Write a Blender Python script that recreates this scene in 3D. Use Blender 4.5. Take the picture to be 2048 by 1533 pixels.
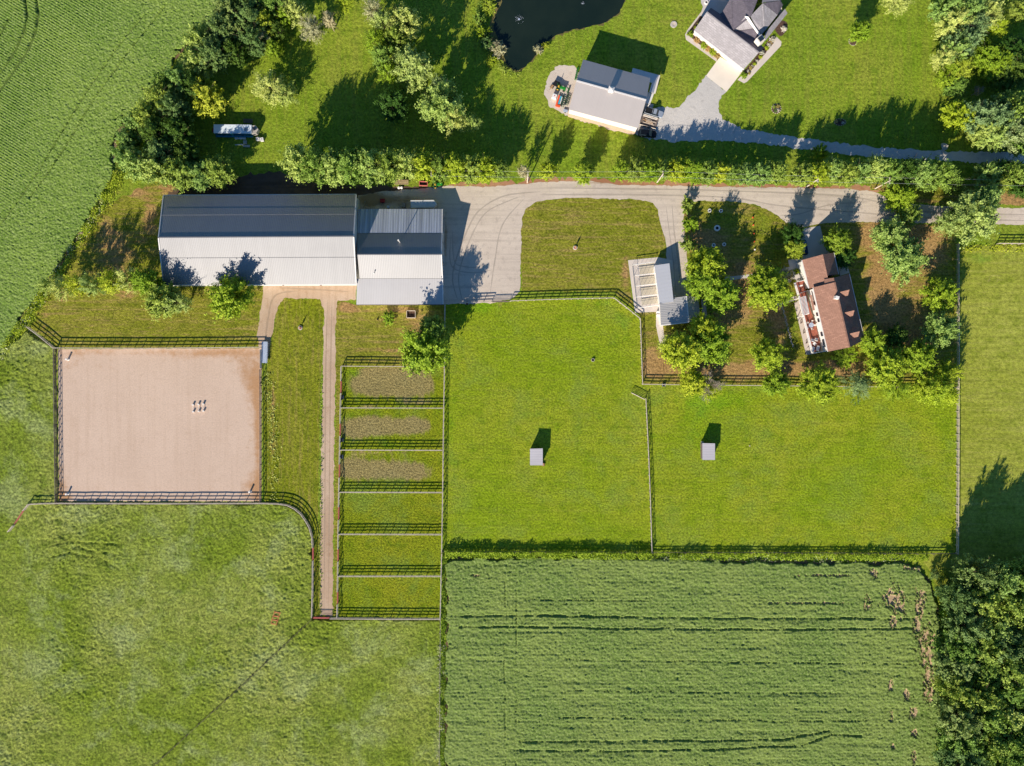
import bpy, bmesh, math, random
import numpy as np
from mathutils import Vector, Matrix

for o in list(bpy.data.objects):
    bpy.data.objects.remove(o)

# ---------------------------------------------------------------- camera, world, sun
S = 0.15            # metres of ground per photograph pixel
HC = 1473.0         # flying height in photograph pixels
scene = bpy.context.scene
cam_d = bpy.data.cameras.new("camera")
cam = bpy.data.objects.new("camera", cam_d)
scene.collection.objects.link(cam)
cam.location = (0, 0, HC * S)
cam.rotation_euler = (0, 0, 0)
cam_d.sensor_width = 36
cam_d.lens = 36 * HC / 2048
cam_d.clip_start = 1
cam_d.clip_end = 6000
scene.camera = cam

SUN_EL, SUN_AZ = math.radians(26), math.radians(205)
world = bpy.data.worlds.new("World")
scene.world = world
world.use_nodes = True
wn = world.node_tree
wn.nodes.clear()
sky = wn.nodes.new('ShaderNodeTexSky')
sky.sky_type = 'NISHITA'
sky.sun_disc = False
sky.sun_elevation = SUN_EL
sky.sun_rotation = SUN_AZ
sky.altitude = 250
sky.air_density = 1.0
sky.dust_density = 0.1
sky.ozone_density = 5.0
bg = wn.nodes.new('ShaderNodeBackground')
bg.inputs['Strength'].default_value = 0.084
wo = wn.nodes.new('ShaderNodeOutputWorld')
hs_ = wn.nodes.new('ShaderNodeHueSaturation')
hs_.inputs['Saturation'].default_value = 1.12
wn.links.new(sky.outputs[0], hs_.inputs['Color'])
wn.links.new(hs_.outputs[0], bg.inputs[0])
wn.links.new(bg.outputs[0], wo.inputs[0])

sun_d = bpy.data.lights.new("sun", 'SUN')
sun_d.energy = 5.0
sun_d.angle = math.radians(0.53)
sun_d.color = (1.0, 0.915, 0.785)
sun = bpy.data.objects.new("sun", sun_d)
scene.collection.objects.link(sun)
sv = Vector((math.sin(SUN_AZ) * math.cos(SUN_EL), math.cos(SUN_AZ) * math.cos(SUN_EL), math.sin(SUN_EL)))
sun.rotation_euler = (-sv).to_track_quat('-Z', 'Y').to_euler()
sun.location = (-60, -120, 90)

scene.view_settings.view_transform = 'Standard'
scene.view_settings.look = 'None'
scene.view_settings.exposure = 0.52
scene.view_settings.gamma = 1.0

# ---------------------------------------------------------------- helpers
C = scene.collection
R = random.Random(11)


def P(x, y, h=0.0):
    """world point of the thing seen at photo pixel x,y whose height is h pixels (1 px = 0.15 m)"""
    k = (HC - h) / HC
    return Vector(((x - 1024) * k * S, (766.5 - y) * k * S, h * S))


def lin(c):
    return tuple(((v / 255) / 12.92 if v / 255 <= 0.04045 else ((v / 255 + 0.055) / 1.055) ** 2.4) for v in c)


def link(o, parent=None):
    C.objects.link(o)
    if parent is not None:
        o.parent = parent
    return o


def tag(o, label=None, cat=None, group=None, kind=None):
    if label:
        o['label'] = label
    if cat:
        o['category'] = cat
    if group:
        o['group'] = group
    if kind:
        o['kind'] = kind
    return o


def thing(name, label, cat, loc=(0, 0, 0), rz=0.0, group=None):
    o = bpy.data.objects.new(name, None)
    o.empty_display_size = 0.5
    o.location = loc
    o.rotation_euler = (0, 0, rz)
    link(o)
    return tag(o, label, cat, group)


def mesh_from(name, V, F, mat=None, smooth=False):
    me = bpy.data.meshes.new(name)
    me.from_pydata([tuple(v) for v in V], [], F)
    me.update()
    if mat:
        me.materials.append(mat)
    if smooth:
        me.polygons.foreach_set('use_smooth', [True] * len(me.polygons))
    return me


class MB:
    """collects simple solids into one mesh"""

    def __init__(s):
        s.V = []
        s.F = []

    def box(s, c, d, rz=0.0, taper=1.0, tilt=0.0):
        cx, cy, cz = c
        dx, dy, dz = d[0] / 2, d[1] / 2, d[2] / 2
        n = len(s.V)
        ca, sa = math.cos(rz), math.sin(rz)
        for z, t in ((-dz, 1), (dz, taper)):
            for x, y in ((-dx, -dy), (dx, -dy), (dx, dy), (-dx, dy)):
                x *= t
                y *= t
                zz = z + tilt * x
                s.V.append((cx + x * ca - y * sa, cy + x * sa + y * ca, cz + zz))
        s.F += [(n, n + 3, n + 2, n + 1), (n + 4, n + 5, n + 6, n + 7), (n, n + 1, n + 5, n + 4),
                (n + 1, n + 2, n + 6, n + 5), (n + 2, n + 3, n + 7, n + 6), (n + 3, n, n + 4, n + 7)]
        return s

    def cyl(s, a, b, r0, r1=None, n=10, cap=True):
        a = Vector(a)
        b = Vector(b)
        r1 = r0 if r1 is None else r1
        d = (b - a).normalized()
        u = d.orthogonal().normalized()
        v = d.cross(u)
        k = len(s.V)
        for p, r in ((a, r0), (b, r1)):
            for i in range(n):
                t = 2 * math.pi * i / n
                q = p + u * (math.cos(t) * r) + v * (math.sin(t) * r)
                s.V.append(tuple(q))
        for i in range(n):
            j = (i + 1) % n
            s.F.append((k + i, k + j, k + n + j, k + n + i))
        if cap:
            s.F.append(tuple(k + n + i for i in range(n)))
            s.F.append(tuple(k + n - 1 - i for i in range(n)))
        return s

    def lathe(s, c, prof, n=16):
        k = len(s.V)
        for r, z in prof:
            for i in range(n):
                t = 2 * math.pi * i / n
                s.V.append((c[0] + r * math.cos(t), c[1] + r * math.sin(t), c[2] + z))
        for a in range(len(prof) - 1):
            for i in range(n):
                j = (i + 1) % n
                s.F.append((k + a * n + i, k + a * n + j, k + (a + 1) * n + j, k + (a + 1) * n + i))
        s.F.append(tuple(k + (len(prof) - 1) * n + i for i in range(n)))
        return s

    def slab(s, pts, t):
        """polygon of 3-D points thickened downwards by t"""
        n = len(s.V)
        m = len(pts)
        pts = [Vector(p) for p in pts]
        nz = sum((pts[i].x * pts[(i + 1) % m].y - pts[(i + 1) % m].x * pts[i].y) for i in range(m))
        if nz < 0:
            pts = pts[::-1]
        for p in pts:
            s.V.append(tuple(p))
        for p in pts:
            s.V.append((p.x, p.y, p.z - t))
        s.F.append(tuple(range(n, n + m)))
        s.F.append(tuple(range(n + 2 * m - 1, n + m - 1, -1)))
        for i in range(m):
            j = (i + 1) % m
            s.F.append((n + i, n + m + i, n + m + j, n + j))
        return s

    def wall(s, pts, zb=0.0):
        """closed ring of wall tops dropped to zb"""
        n = len(s.V)
        m = len(pts)
        for p in pts:
            s.V.append(tuple(p))
        for p in pts:
            s.V.append((p[0], p[1], zb))
        for i in range(m):
            j = (i + 1) % m
            s.F.append((n + i, n + m + i, n + m + j, n + j))
        return s

    def blob(s, c, r, squash=1.0, seed=0, n=8, rough=0.25):
        rr = random.Random(seed)
        k = len(s.V)
        rings = 5
        for a in range(rings + 1):
            th = math.pi * a / rings
            for i in range(n):
                ph = 2 * math.pi * i / n
                q = r * (1 + rr.uniform(-rough, rough))
                s.V.append((c[0] + q * math.sin(th) * math.cos(ph), c[1] + q * math.sin(th) * math.sin(ph),
                            c[2] + q * squash * math.cos(th)))
        for a in range(rings):
            for i in range(n):
                j = (i + 1) % n
                s.F.append((k + a * n + i, k + (a + 1) * n + i, k + (a + 1) * n + j, k + a * n + j))
        return s

    def build(s, name, mat, parent=None, world=True, smooth=False, bevel=0.0):
        """verts in world metres when world=True: made local to the (unrotated) parent"""
        L = parent.location if (parent is not None and world) else Vector((0, 0, 0))
        if parent is not None and world and parent.parent is not None:
            L = parent.location + parent.parent.location
        V = [(v[0] - L.x, v[1] - L.y, v[2] - L.z) for v in s.V]
        me = mesh_from(name, V, s.F, mat, smooth)
        if bevel:
            bm = bmesh.new()
            bm.from_mesh(me)
            bmesh.ops.recalc_face_normals(bm, faces=bm.faces)
            bmesh.ops.bevel(bm, geom=list(bm.edges), offset=bevel, segments=2, affect='EDGES', profile=0.6)
            bm.to_mesh(me)
            bm.free()
        o = bpy.data.objects.new(name, me)
        return link(o, parent)


def copy_tree(o, parent=None):
    c = o.copy()
    C.objects.link(c)
    if parent is not None:
        c.parent = parent
    for ch in [q for q in bpy.data.objects if q.parent == o]:
        copy_tree(ch, c)
    return c


# ---------------------------------------------------------------- materials
def nd(nt, t, **kw):
    n = nt.nodes.new(t)
    for k, v in kw.items():
        if k in n.inputs:
            n.inputs[k].default_value = v
        else:
            setattr(n, k, v)
    return n


def new_mat(name, rough=0.8, metal=0.0, spec=0.3):
    m = bpy.data.materials.new(name)
    m.use_nodes = True
    nt = m.node_tree
    b = nt.nodes['Principled BSDF']
    b.inputs['Roughness'].default_value = rough
    b.inputs['Metallic'].default_value = metal
    b.inputs['Specular IOR Level'].default_value = spec
    return m, nt, b


def pos(nt):
    return nt.nodes.new('ShaderNodeNewGeometry').outputs['Position']


def noise(nt, vec, scale, detail=3, rough=0.55, dist=0.0):
    n = nd(nt, 'ShaderNodeTexNoise')
    n.inputs['Scale'].default_value = scale
    n.inputs['Detail'].default_value = detail
    n.inputs['Roughness'].default_value = rough
    n.inputs['Distortion'].default_value = dist
    nt.links.new(vec, n.inputs['Vector'])
    return n.outputs['Fac']


def ramp(nt, fac, a, b, lo=0.0, hi=1.0):
    n = nd(nt, 'ShaderNodeMapRange')
    n.interpolation_type = 'SMOOTHSTEP'
    nt.links.new(fac, n.inputs['Value'])
    n.inputs['From Min'].default_value = a
    n.inputs['From Max'].default_value = b
    n.inputs['To Min'].default_value = lo
    n.inputs['To Max'].default_value = hi
    return n.outputs['Result']


def mixc(nt, fac, a, b, mode='MIX'):
    n = nd(nt, 'ShaderNodeMix')
    n.data_type = 'RGBA'
    n.blend_type = mode
    n.clamp_factor = True
    for sock, v in ((n.inputs[0], fac), (n.inputs[6], a), (n.inputs[7], b)):
        if hasattr(v, 'is_linked'):
            nt.links.new(v, sock)
        elif isinstance(v, (int, float)):
            sock.default_value = v
        else:
            sock.default_value = (v[0], v[1], v[2], 1)
    return n.outputs[2]


def mth(nt, op, a, b=0.0):
    n = nd(nt, 'ShaderNodeMath')
    n.operation = op
    for i, v in enumerate((a, b)):
        if hasattr(v, 'is_linked'):
            nt.links.new(v, n.inputs[i])
        else:
            n.inputs[i].default_value = v
    return n.outputs[0]


def bump(nt, b, h, dist=0.1, strength=1.0):
    n = nd(nt, 'ShaderNodeBump')
    n.inputs['Strength'].default_value = strength
    n.inputs['Distance'].default_value = dist
    nt.links.new(h, n.inputs['Height'])
    nt.links.new(n.outputs[0], b.inputs['Normal'])


def rotv(nt, v, ang, sc=(1, 1, 1)):
    m = nd(nt, 'ShaderNodeMapping')
    m.inputs['Rotation'].default_value = (0, 0, ang)
    nt.links.new(v, m.inputs['Vector'])
    q = nd(nt, 'ShaderNodeMapping')
    q.inputs['Scale'].default_value = sc
    nt.links.new(m.outputs[0], q.inputs['Vector'])
    return q.outputs[0]


def attr(nt, name):
    n = nd(nt, 'ShaderNodeAttribute')
    n.attribute_name = name
    return n.outputs['Fac']


def plain(name, rgb, rough=0.75, metal=0.0, var=0.18, sc=1.5, bmp=0.0, srgb=True, spec=0.3):
    """one colour with uneven wear"""
    m, nt, b = new_mat(name, rough, metal, spec)
    c = lin(rgb) if srgb else rgb
    p = pos(nt)
    n1 = noise(nt, p, sc, 4)
    col = mixc(nt, ramp(nt, n1, 0.25, 0.75), tuple(v * (1 - var) for v in c), tuple(min(1, v * (1 + var)) for v in c))
    nt.links.new(col, b.inputs['Base Color'])
    if bmp:
        bump(nt, b, noise(nt, p, sc * 3, 3), bmp)
    return m


def grass(name, c_lo, c_mid, c_hi, dry=(150, 118, 70), dry2=None, fine=1.7, stripe=None, stripe_amt=0.25,
          bmp=0.22, pale=None, contrast=0.5, dry_amt=0.0, aniso=None, straw=0.0, dry_op=0.85):
    """turf: broad patches, tufts, optional mowing stripes (angle, period m), dead thatch by mask 'dry'"""
    m, nt, b = new_mat(name, 0.9, 0, 0.12)
    p = pos(nt)
    lo, mid, hi, dr = lin(c_lo), lin(c_mid), lin(c_hi), lin(dry)
    big = noise(nt, p, 0.035, 4, 0.6)
    midn = noise(nt, p, 0.28, 5, 0.65)
    pa = rotv(nt, p, aniso[0], (aniso[1], 1, 1)) if aniso else p
    fn = noise(nt, pa, fine, 4, 0.75)
    fn2 = noise(nt, pa, fine * 2.7, 3, 0.7)
    col = mixc(nt, ramp(nt, big, 0.35, 0.65), mid, hi)
    col = mixc(nt, mth(nt, 'MULTIPLY', ramp(nt, midn, 0.42, 0.7), 0.7), col, lo)
    if pale:
        col = mixc(nt, mth(nt, 'MULTIPLY', ramp(nt, noise(nt, p, 0.075, 6, 0.7, 0.4), 0.46, 0.68), 0.6), col, lin(pale))
    if stripe:
        for k, (ang, per) in enumerate(stripe):
            v = rotv(nt, p, ang, (1, 0.06, 1))
            w = noise(nt, v, 1.0 / per, 3, 0.7)
            col = mixc(nt, mth(nt, 'MULTIPLY', ramp(nt, w, 0.4, 0.68), stripe_amt), col,
                       tuple(x * 0.45 for x in lo) if k == 0 else lin(dry))
    if straw:
        for sc_, an_ in ((1.6, 0.12), (0.7, 0.05)):
            v = rotv(nt, p, stripe[0][0] if stripe else 0, (1, an_, 1))
            w = noise(nt, v, sc_, 4, 0.75)
            col = mixc(nt, mth(nt, 'MULTIPLY', ramp(nt, w, 0.5, 0.68), straw), col, lin(dry))
    # thatch
    dm = attr(nt, 'dry')
    sn = noise(nt, rotv(nt, p, stripe[0][0] if stripe else 0, (1, 0.25, 1)), 0.55, 5, 0.7)
    dmix = ramp(nt, mth(nt, 'ADD', mth(nt, 'ADD', dm, dry_amt), mth(nt, 'MULTIPLY', mth(nt, 'SUBTRACT', sn, 0.5), 1.5)), 0.35, 0.85)
    dcol = mixc(nt, midn, dr, lin(dry2) if dry2 else tuple(v * 0.8 for v in dr))
    col = mixc(nt, mth(nt, 'MULTIPLY', dmix, dry_op), col, dcol)
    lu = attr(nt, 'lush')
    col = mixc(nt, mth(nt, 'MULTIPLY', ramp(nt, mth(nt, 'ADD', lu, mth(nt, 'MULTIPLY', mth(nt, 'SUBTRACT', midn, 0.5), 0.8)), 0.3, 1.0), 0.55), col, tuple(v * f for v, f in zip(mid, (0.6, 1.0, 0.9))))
    f = ramp(nt, fn, 0.3, 0.7, 1 - contrast, 1 + contrast * 0.7)
    f2 = ramp(nt, fn2, 0.3, 0.7, 1 - contrast * 0.45, 1 + contrast * 0.45)
    n = nd(nt, 'ShaderNodeVectorMath')
    n.operation = 'SCALE'
    nt.links.new(col, n.inputs[0])
    nt.links.new(mth(nt, 'MULTIPLY', f, f2), n.inputs['Scale'])
    nt.links.new(n.outputs[0], b.inputs['Base Color'])
    bump(nt, b, mth(nt, 'ADD', fn, mth(nt, 'MULTIPLY', fn2, 0.4)), bmp)
    return m


def gravel(name, c1, c2, c3, bmp=0.05, track=None, sc=1.2, wear=None):
    m, nt, b = new_mat(name, 0.9, 0, 0.15)
    p = pos(nt)
    a, c, d = lin(c1), lin(c2), lin(c3)
    col = mixc(nt, ramp(nt, noise(nt, p, 0.05, 4, 0.6), 0.35, 0.65), a, c)
    col = mixc(nt, mth(nt, 'MULTIPLY', ramp(nt, noise(nt, p, 0.5, 5, 0.7), 0.5, 0.75), 0.6), col, d)
    fn = noise(nt, p, sc * 3, 4, 0.8)
    if track is not None:
        w = noise(nt, rotv(nt, p, track, (1, 0.04, 1)), 0.9, 3, 0.6)
        col = mixc(nt, mth(nt, 'MULTIPLY', ramp(nt, w, 0.45, 0.7), 0.4), col, d)
    dm = attr(nt, 'dry')
    sn = noise(nt, p, 0.5, 5, 0.7)
    col = mixc(nt, ramp(nt, mth(nt, 'ADD', dm, mth(nt, 'MULTIPLY', mth(nt, 'SUBTRACT', sn, 0.5), 0.9)), 0.3, 0.9), col, wear or tuple(v * f for v, f in zip(d, (0.95, 0.78, 0.55))))
    f = ramp(nt, fn, 0.25, 0.75, 0.86, 1.12)
    n = nd(nt, 'ShaderNodeVectorMath')
    n.operation = 'SCALE'
    nt.links.new(col, n.inputs[0])
    nt.links.new(f, n.inputs['Scale'])
    nt.links.new(n.outputs[0], b.inputs['Base Color'])
    bump(nt, b, mth(nt, 'ADD', fn, noise(nt, p, 0.8, 3, 0.7)), bmp)
    return m


def metal_roof(name, rgb, ang=0.0, period=0.9, rough=0.52, bmp=0.05, amt=0.1, seam=0.0, metal=0.4, streak=0.45):
    """ribbed sheet roofing: ribs across direction ang"""
    m, nt, b = new_mat(name, rough, metal, 0.5)
    p = pos(nt)
    v = rotv(nt, p, ang)
    c = lin(rgb)
    w = nd(nt, 'ShaderNodeTexWave')
    w.wave_type = 'BANDS'
    w.bands_direction = 'X'
    w.inputs['Scale'].default_value = 0.314 / period
    w.inputs['Distortion'].default_value = 0.0
    nt.links.new(v, w.inputs['Vector'])
    rib = ramp(nt, w.outputs['Fac'], 0.55, 0.95)
    sheet = noise(nt, rotv(nt, p, ang, (1.0, 0.02, 0.02)), streak, 3, 0.8)
    stain = noise(nt, p, 0.12, 5, 0.65)
    col = mixc(nt, ramp(nt, sheet, 0.3, 0.7), tuple(x * (1 - amt) for x in c), tuple(min(1, x * (1 + amt)) for x in c))
    col = mixc(nt, mth(nt, 'MULTIPLY', ramp(nt, stain, 0.45, 0.75), 0.25), col, tuple(x * 0.78 for x in c))
    col = mixc(nt, mth(nt, 'MULTIPLY', rib, 0.18 + seam), col, tuple(x * 0.6 for x in c))
    nt.links.new(col, b.inputs['Base Color'])
    bump(nt, b, rib, bmp)
    return m


def shingle(name, rgb, ang=0.0):
    m, nt, b = new_mat(name, 0.9, 0, 0.2)
    p = pos(nt)
    c = lin(rgb)
    v = rotv(nt, p, ang)
    br = nd(nt, 'ShaderNodeTexBrick')
    br.inputs['Scale'].default_value = 1.0
    br.inputs['Brick Width'].default_value = 0.9
    br.inputs['Row Height'].default_value = 0.4
    br.inputs['Mortar Size'].default_value = 0.03
    br.inputs['Color1'].default_value = (*[x * 0.85 for x in c], 1)
    br.inputs['Color2'].default_value = (*[x * 1.15 for x in c], 1)
    br.inputs['Mortar'].default_value = (*[x * 0.6 for x in c], 1)
    nt.links.new(v, br.inputs['Vector'])
    n1 = noise(nt, p, 0.35, 5, 0.7)
    n2 = noise(nt, p, 3.5, 3, 0.8)
    col = mixc(nt, ramp(nt, n1, 0.4, 0.75), br.outputs['Color'], tuple(x * 0.8 for x in c))
    f = ramp(nt, n2, 0.25, 0.75, 0.85, 1.15)
    n = nd(nt, 'ShaderNodeVectorMath')
    n.operation = 'SCALE'
    nt.links.new(col, n.inputs[0])
    nt.links.new(f, n.inputs['Scale'])
    nt.links.new(n.outputs[0], b.inputs['Base Color'])
    bump(nt, b, n2, 0.03)
    return m


def leaf(name, rgb, rgb2, trans=0.35, hue=0.02):
    """foliage: two leaf tones, brighter tips, per-tree variation, light shines through"""
    m, nt, b = new_mat(name, 0.65, 0, 0.25)
    p = pos(nt)
    a, c = lin(rgb), lin(rgb2)
    n1 = noise(nt, p, 0.55, 3, 0.6)
    oi = nd(nt, 'ShaderNodeObjectInfo')
    geo = nd(nt, 'ShaderNodeNewGeometry')
    col = mixc(nt, ramp(nt, n1, 0.35, 0.65), a, c)
    col = mixc(nt, mth(nt, 'MULTIPLY', geo.outputs['Random Per Island'], 0.55), col, tuple(v * 1.5 for v in c))
    hs = nd(nt, 'ShaderNodeHueSaturation')
    nt.links.new(col, hs.inputs['Color'])
    nt.links.new(ramp(nt, oi.outputs['Random'], 0, 1, 0.5 - hue, 0.5 + hue), hs.inputs['Hue'])
    nt.links.new(ramp(nt, oi.outputs['Random'], 0, 1, 1.15, 0.85), hs.inputs['Value'])
    nt.links.new(hs.outputs[0], b.inputs['Base Color'])
    tr = nd(nt, 'ShaderNodeBsdfTranslucent')
    tc = mixc(nt, 0.6, hs.outputs[0], tuple((c[0] * 1.3, c[1] * 1.4, c[2] * 0.4)))
    nt.links.new(tc, tr.inputs['Color'])
    mx = nd(nt, 'ShaderNodeMixShader')
    mx.inputs[0].default_value = trans
    nt.links.new(b.outputs[0], mx.inputs[1])
    nt.links.new(tr.outputs[0], mx.inputs[2])
    nt.links.new(mx.outputs[0], nt.nodes['Material Output'].inputs['Surface'])
    return m


# ---------------------------------------------------------------- numeric noise and height fields
_rs = np.random.RandomState(5)
_tab = _rs.rand(256, 256)


def vn(x, y, f, seed=0):
    x = x * f + seed * 17.31
    y = y * f + seed * 7.77
    xi = np.floor(x).astype(int)
    yi = np.floor(y).astype(int)
    u = x - xi
    v = y - yi
    u = u * u * (3 - 2 * u)
    v = v * v * (3 - 2 * v)
    g = lambda a, b: _tab[a & 255, b & 255]
    return (g(xi, yi) * (1 - u) + g(xi + 1, yi) * u) * (1 - v) + (g(xi, yi + 1) * (1 - u) + g(xi + 1, yi + 1) * u) * v


def inside(px, py, poly):
    r = np.zeros(px.shape, bool)
    n = len(poly)
    j = n - 1
    for i in range(n):
        xi, yi = poly[i]
        xj, yj = poly[j]
        c = ((yi > py) != (yj > py)) & (px < (xj - xi) * (py - yi) / (yj - yi + 1e-12) + xi)
        r ^= c
        j = i
    return r


def seg_dist(px, py, pts):
    d = np.full(px.shape, 1e9)
    for (ax, ay), (bx, by) in zip(pts[:-1], pts[1:]):
        L2 = (bx - ax) ** 2 + (by - ay) ** 2 + 1e-9
        t = np.clip(((px - ax) * (bx - ax) + (py - ay) * (by - ay)) / L2, 0, 1)
        d = np.minimum(d, np.hypot(px - ax - t * (bx - ax), py - ay - t * (by - ay)))
    return d


def W2(pts):
    return [tuple(P(x, y)[:2]) for x, y in pts]


def field(name, poly_px, res, fn, mat, label=None, cat=None, kind='stuff', z0=0.03, edge=0.0):
    """vegetation surface as a real height field inside a photo-pixel polygon"""
    poly = W2(poly_px)
    xs = [p[0] for p in poly]
    ys = [p[1] for p in poly]
    gx = np.arange(min(xs), max(xs), res)
    gy = np.arange(min(ys), max(ys), res)
    X, Y = np.meshgrid(gx, gy, indexing='ij')
    rs = np.random.RandomState(len(gx))
    X = X + (rs.rand(*X.shape) - 0.5) * res * 0.5
    Y = Y + (rs.rand(*X.shape) - 0.5) * res * 0.5
    ex = (vn(X, Y, 0.5, 3) - 0.5) * edge * 2
    ey = (vn(X, Y, 0.5, 4) - 0.5) * edge * 2
    M = inside(X + ex, Y + ey, poly)
    Z = fn(X, Y)
    D = np.zeros_like(X)
    if isinstance(Z, tuple):
        Z, D = Z
    Z = z0 + Z
    # boundary vertices go down to the ground
    E = M.copy()
    E[1:-1, 1:-1] = M[1:-1, 1:-1] & M[2:, 1:-1] & M[:-2, 1:-1] & M[1:-1, 2:] & M[1:-1, :-2]
    Z = np.where(E, Z, z0)
    idx = -np.ones(M.shape, int)
    cellm = M[:-1, :-1] & M[1:, :-1] & M[1:, 1:] & M[:-1, 1:]
    used = np.zeros(M.shape, bool)
    used[:-1, :-1] |= cellm
    used[1:, :-1] |= cellm
    used[1:, 1:] |= cellm
    used[:-1, 1:] |= cellm
    idx[used] = np.arange(used.sum())
    V = np.stack([X[used], Y[used], Z[used]], 1).astype(np.float32)
    I = np.argwhere(cellm)
    a = idx[I[:, 0], I[:, 1]]
    b = idx[I[:, 0] + 1, I[:, 1]]
    c = idx[I[:, 0] + 1, I[:, 1] + 1]
    d = idx[I[:, 0], I[:, 1] + 1]
    F = np.stack([a, b, c, d], 1).astype(np.int32)
    o = np_mesh(name, V, F, mat, label, cat, kind)
    o.data.attributes.new('dry', 'FLOAT', 'POINT').data.foreach_set('value', D[used].astype(np.float32))
    return o


def np_mesh(name, V, F, mat, label=None, cat=None, kind=None, parent=None, smooth=False, group=None):
    me = bpy.data.meshes.new(name)
    nf, k = F.shape
    me.vertices.add(len(V))
    me.vertices.foreach_set('co', V.ravel())
    me.loops.add(nf * k)
    me.loops.foreach_set('vertex_index', F.ravel())
    me.polygons.add(nf)
    me.polygons.foreach_set('loop_start', np.arange(0, nf * k, k, dtype=np.int32))
    me.polygons.foreach_set('loop_total', np.full(nf, k, dtype=np.int32))
    if smooth:
        me.polygons.foreach_set('use_smooth', np.ones(nf, bool))
    me.update(calc_edges=True)
    if mat:
        me.materials.append(mat)
    o = bpy.data.objects.new(name, me)
    link(o, parent)
    tag(o, label, cat, group, kind)
    return o


def smooth_poly(pts, per=6, closed=True):
    n = len(pts)
    out = []
    rng = range(n) if closed else range(n - 1)
    for i in rng:
        g = (lambda k: pts[k % n]) if closed else (lambda k: pts[max(0, min(n - 1, k))])
        p0, p1, p2, p3 = g(i - 1), g(i), g(i + 1), g(i + 2)
        for t in range(per):
            t /= per
            out.append(tuple(0.5 * (2 * b + (c - a) * t + (2 * a - 5 * b + 4 * c - d) * t * t + (3 * b - a - 3 * c + d) * t ** 3)
                             for a, b, c, d in zip(p0, p1, p2, p3)))
    if not closed:
        out.append(pts[-1])
    return out


def ragged(pts_w, amp, step=0.8, seed=0):
    """resample an outline in metres and push it about so edges are never ruled"""
    rr = random.Random(seed)
    out = []
    n = len(pts_w)
    for i in range(n):
        a = Vector(pts_w[i])
        b = Vector(pts_w[(i + 1) % n])
        L = (b - a).length
        if L < 1e-4:
            continue
        m = max(1, int(L / step))
        nr = Vector((-(b - a).y, (b - a).x)).normalized()
        for k in range(m):
            p = a.lerp(b, k / m)
            j = rr.gauss(0, 1) * amp * 0.5 + amp * math.sin(p.x * 0.9 + p.y * 0.7 + seed) * 0.5
            out.append(p + nr * j)
    return out


def zone(name, pts, mat, z, rag=0.25, smooth=0, step=0.8, dryf=None, lushf=None, grid=3.0, kind='structure',
         label=None, cat=None, big=None):
    pp = smooth_poly(pts, smooth) if smooth else pts
    w = W2(pp)
    if rag:
        w = ragged(w, rag, step, seed=len(pts) + int(z * 1000))
    bm = bmesh.new()
    vs = [bm.verts.new((p[0], p[1], z)) for p in w]
    f = bm.faces.new(vs)
    if f.normal.z < 0 or sum(w[i][0] * w[(i + 1) % len(w)][1] - w[(i + 1) % len(w)][0] * w[i][1] for i in range(len(w))) < 0:
        f.normal_flip()
    bm.normal_update()
    bmesh.ops.triangulate(bm, faces=bm.faces[:], quad_method='BEAUTY', ngon_method='EAR_CLIP')
    bm.normal_update()
    if dryf or lushf:
        xs = [p[0] for p in w]
        ys = [p[1] for p in w]
        lox, hix, loy, hiy = max(min(xs), -190), min(max(xs), 190), max(min(ys), -150), min(max(ys), 150)
        x = lox
        while x < hix:
            bmesh.ops.bisect_plane(bm, geom=bm.verts[:] + bm.edges[:] + bm.faces[:], plane_co=(x, 0, 0), plane_no=(1, 0, 0))
            x += grid
        y = loy
        while y < hiy:
            bmesh.ops.bisect_plane(bm, geom=bm.verts[:] + bm.edges[:] + bm.faces[:], plane_co=(0, y, 0), plane_no=(0, 1, 0))
            y += grid
    me = bpy.data.meshes.new(name)
    bm.to_mesh(me)
    bm.free()
    me.materials.append(mat)
    for an, fn in (('dry', dryf), ('lush', lushf)):
        at = me.attributes.new(an, 'FLOAT', 'POINT')
        vals = [0.0] * len(me.vertices)
        if fn:
            vals = [fn(v.co.x / S + 1024, 766.5 - v.co.y / S) for v in me.vertices]
        at.data.foreach_set('value', vals)
    o = bpy.data.objects.new(name, me)
    link(o)
    tag(o, label, cat, None, kind)
    return o


def blobs(lst, base=0.0):
    """soft patches: (cx, cy, rx, ry, amount) in photo pixels"""
    def f(x, y):
        v = base
        for cx, cy, rx, ry, a in lst:
            q = ((x - cx) / rx) ** 2 + ((y - cy) / ry) ** 2
            if q < 4:
                v += a * math.exp(-q * 1.2)
        return max(0.0, min(1.3, v))
    return f

# ---------------------------------------------------------------- setting materials
M = {}
M['lawn'] = grass('mown_lawn', (98, 132, 20), (130, 156, 38), (150, 164, 50), dry=(160, 142, 76), fine=1.3,
                  stripe=[(math.radians(90), 1.3), (0.0, 1.6)], stripe_amt=0.2, bmp=0.26, contrast=0.45, straw=0.08)
M['lawn_dry'] = grass('dry_lawn', (100, 112, 18), (138, 142, 38), (152, 148, 52), dry=(196, 158, 108), dry2=(166, 122, 76),
                      fine=1.5, stripe=[(math.radians(90), 1.3)], stripe_amt=0.2, bmp=0.26, contrast=0.5, straw=0.4)
M['lawn_vert'] = grass('dry_lawn_lengthwise', (94, 112, 10), (130, 138, 24), (144, 146, 40), dry=(186, 152, 100), dry2=(160, 120, 66),
                       fine=1.3, stripe=[(0.0, 1.5)], stripe_amt=0.2, bmp=0.24, contrast=0.5, straw=0.3)
M['pasture'] = grass('grazed_pasture', (112, 142, 10), (144, 166, 26), (162, 170, 42), dry=(168, 158, 78), dry2=(150, 140, 60),
                     fine=1.7, stripe=[(math.radians(90), 0.9)], stripe_amt=0.2, bmp=0.3, contrast=0.5, pale=(136, 158, 60), straw=0.16)
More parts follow.
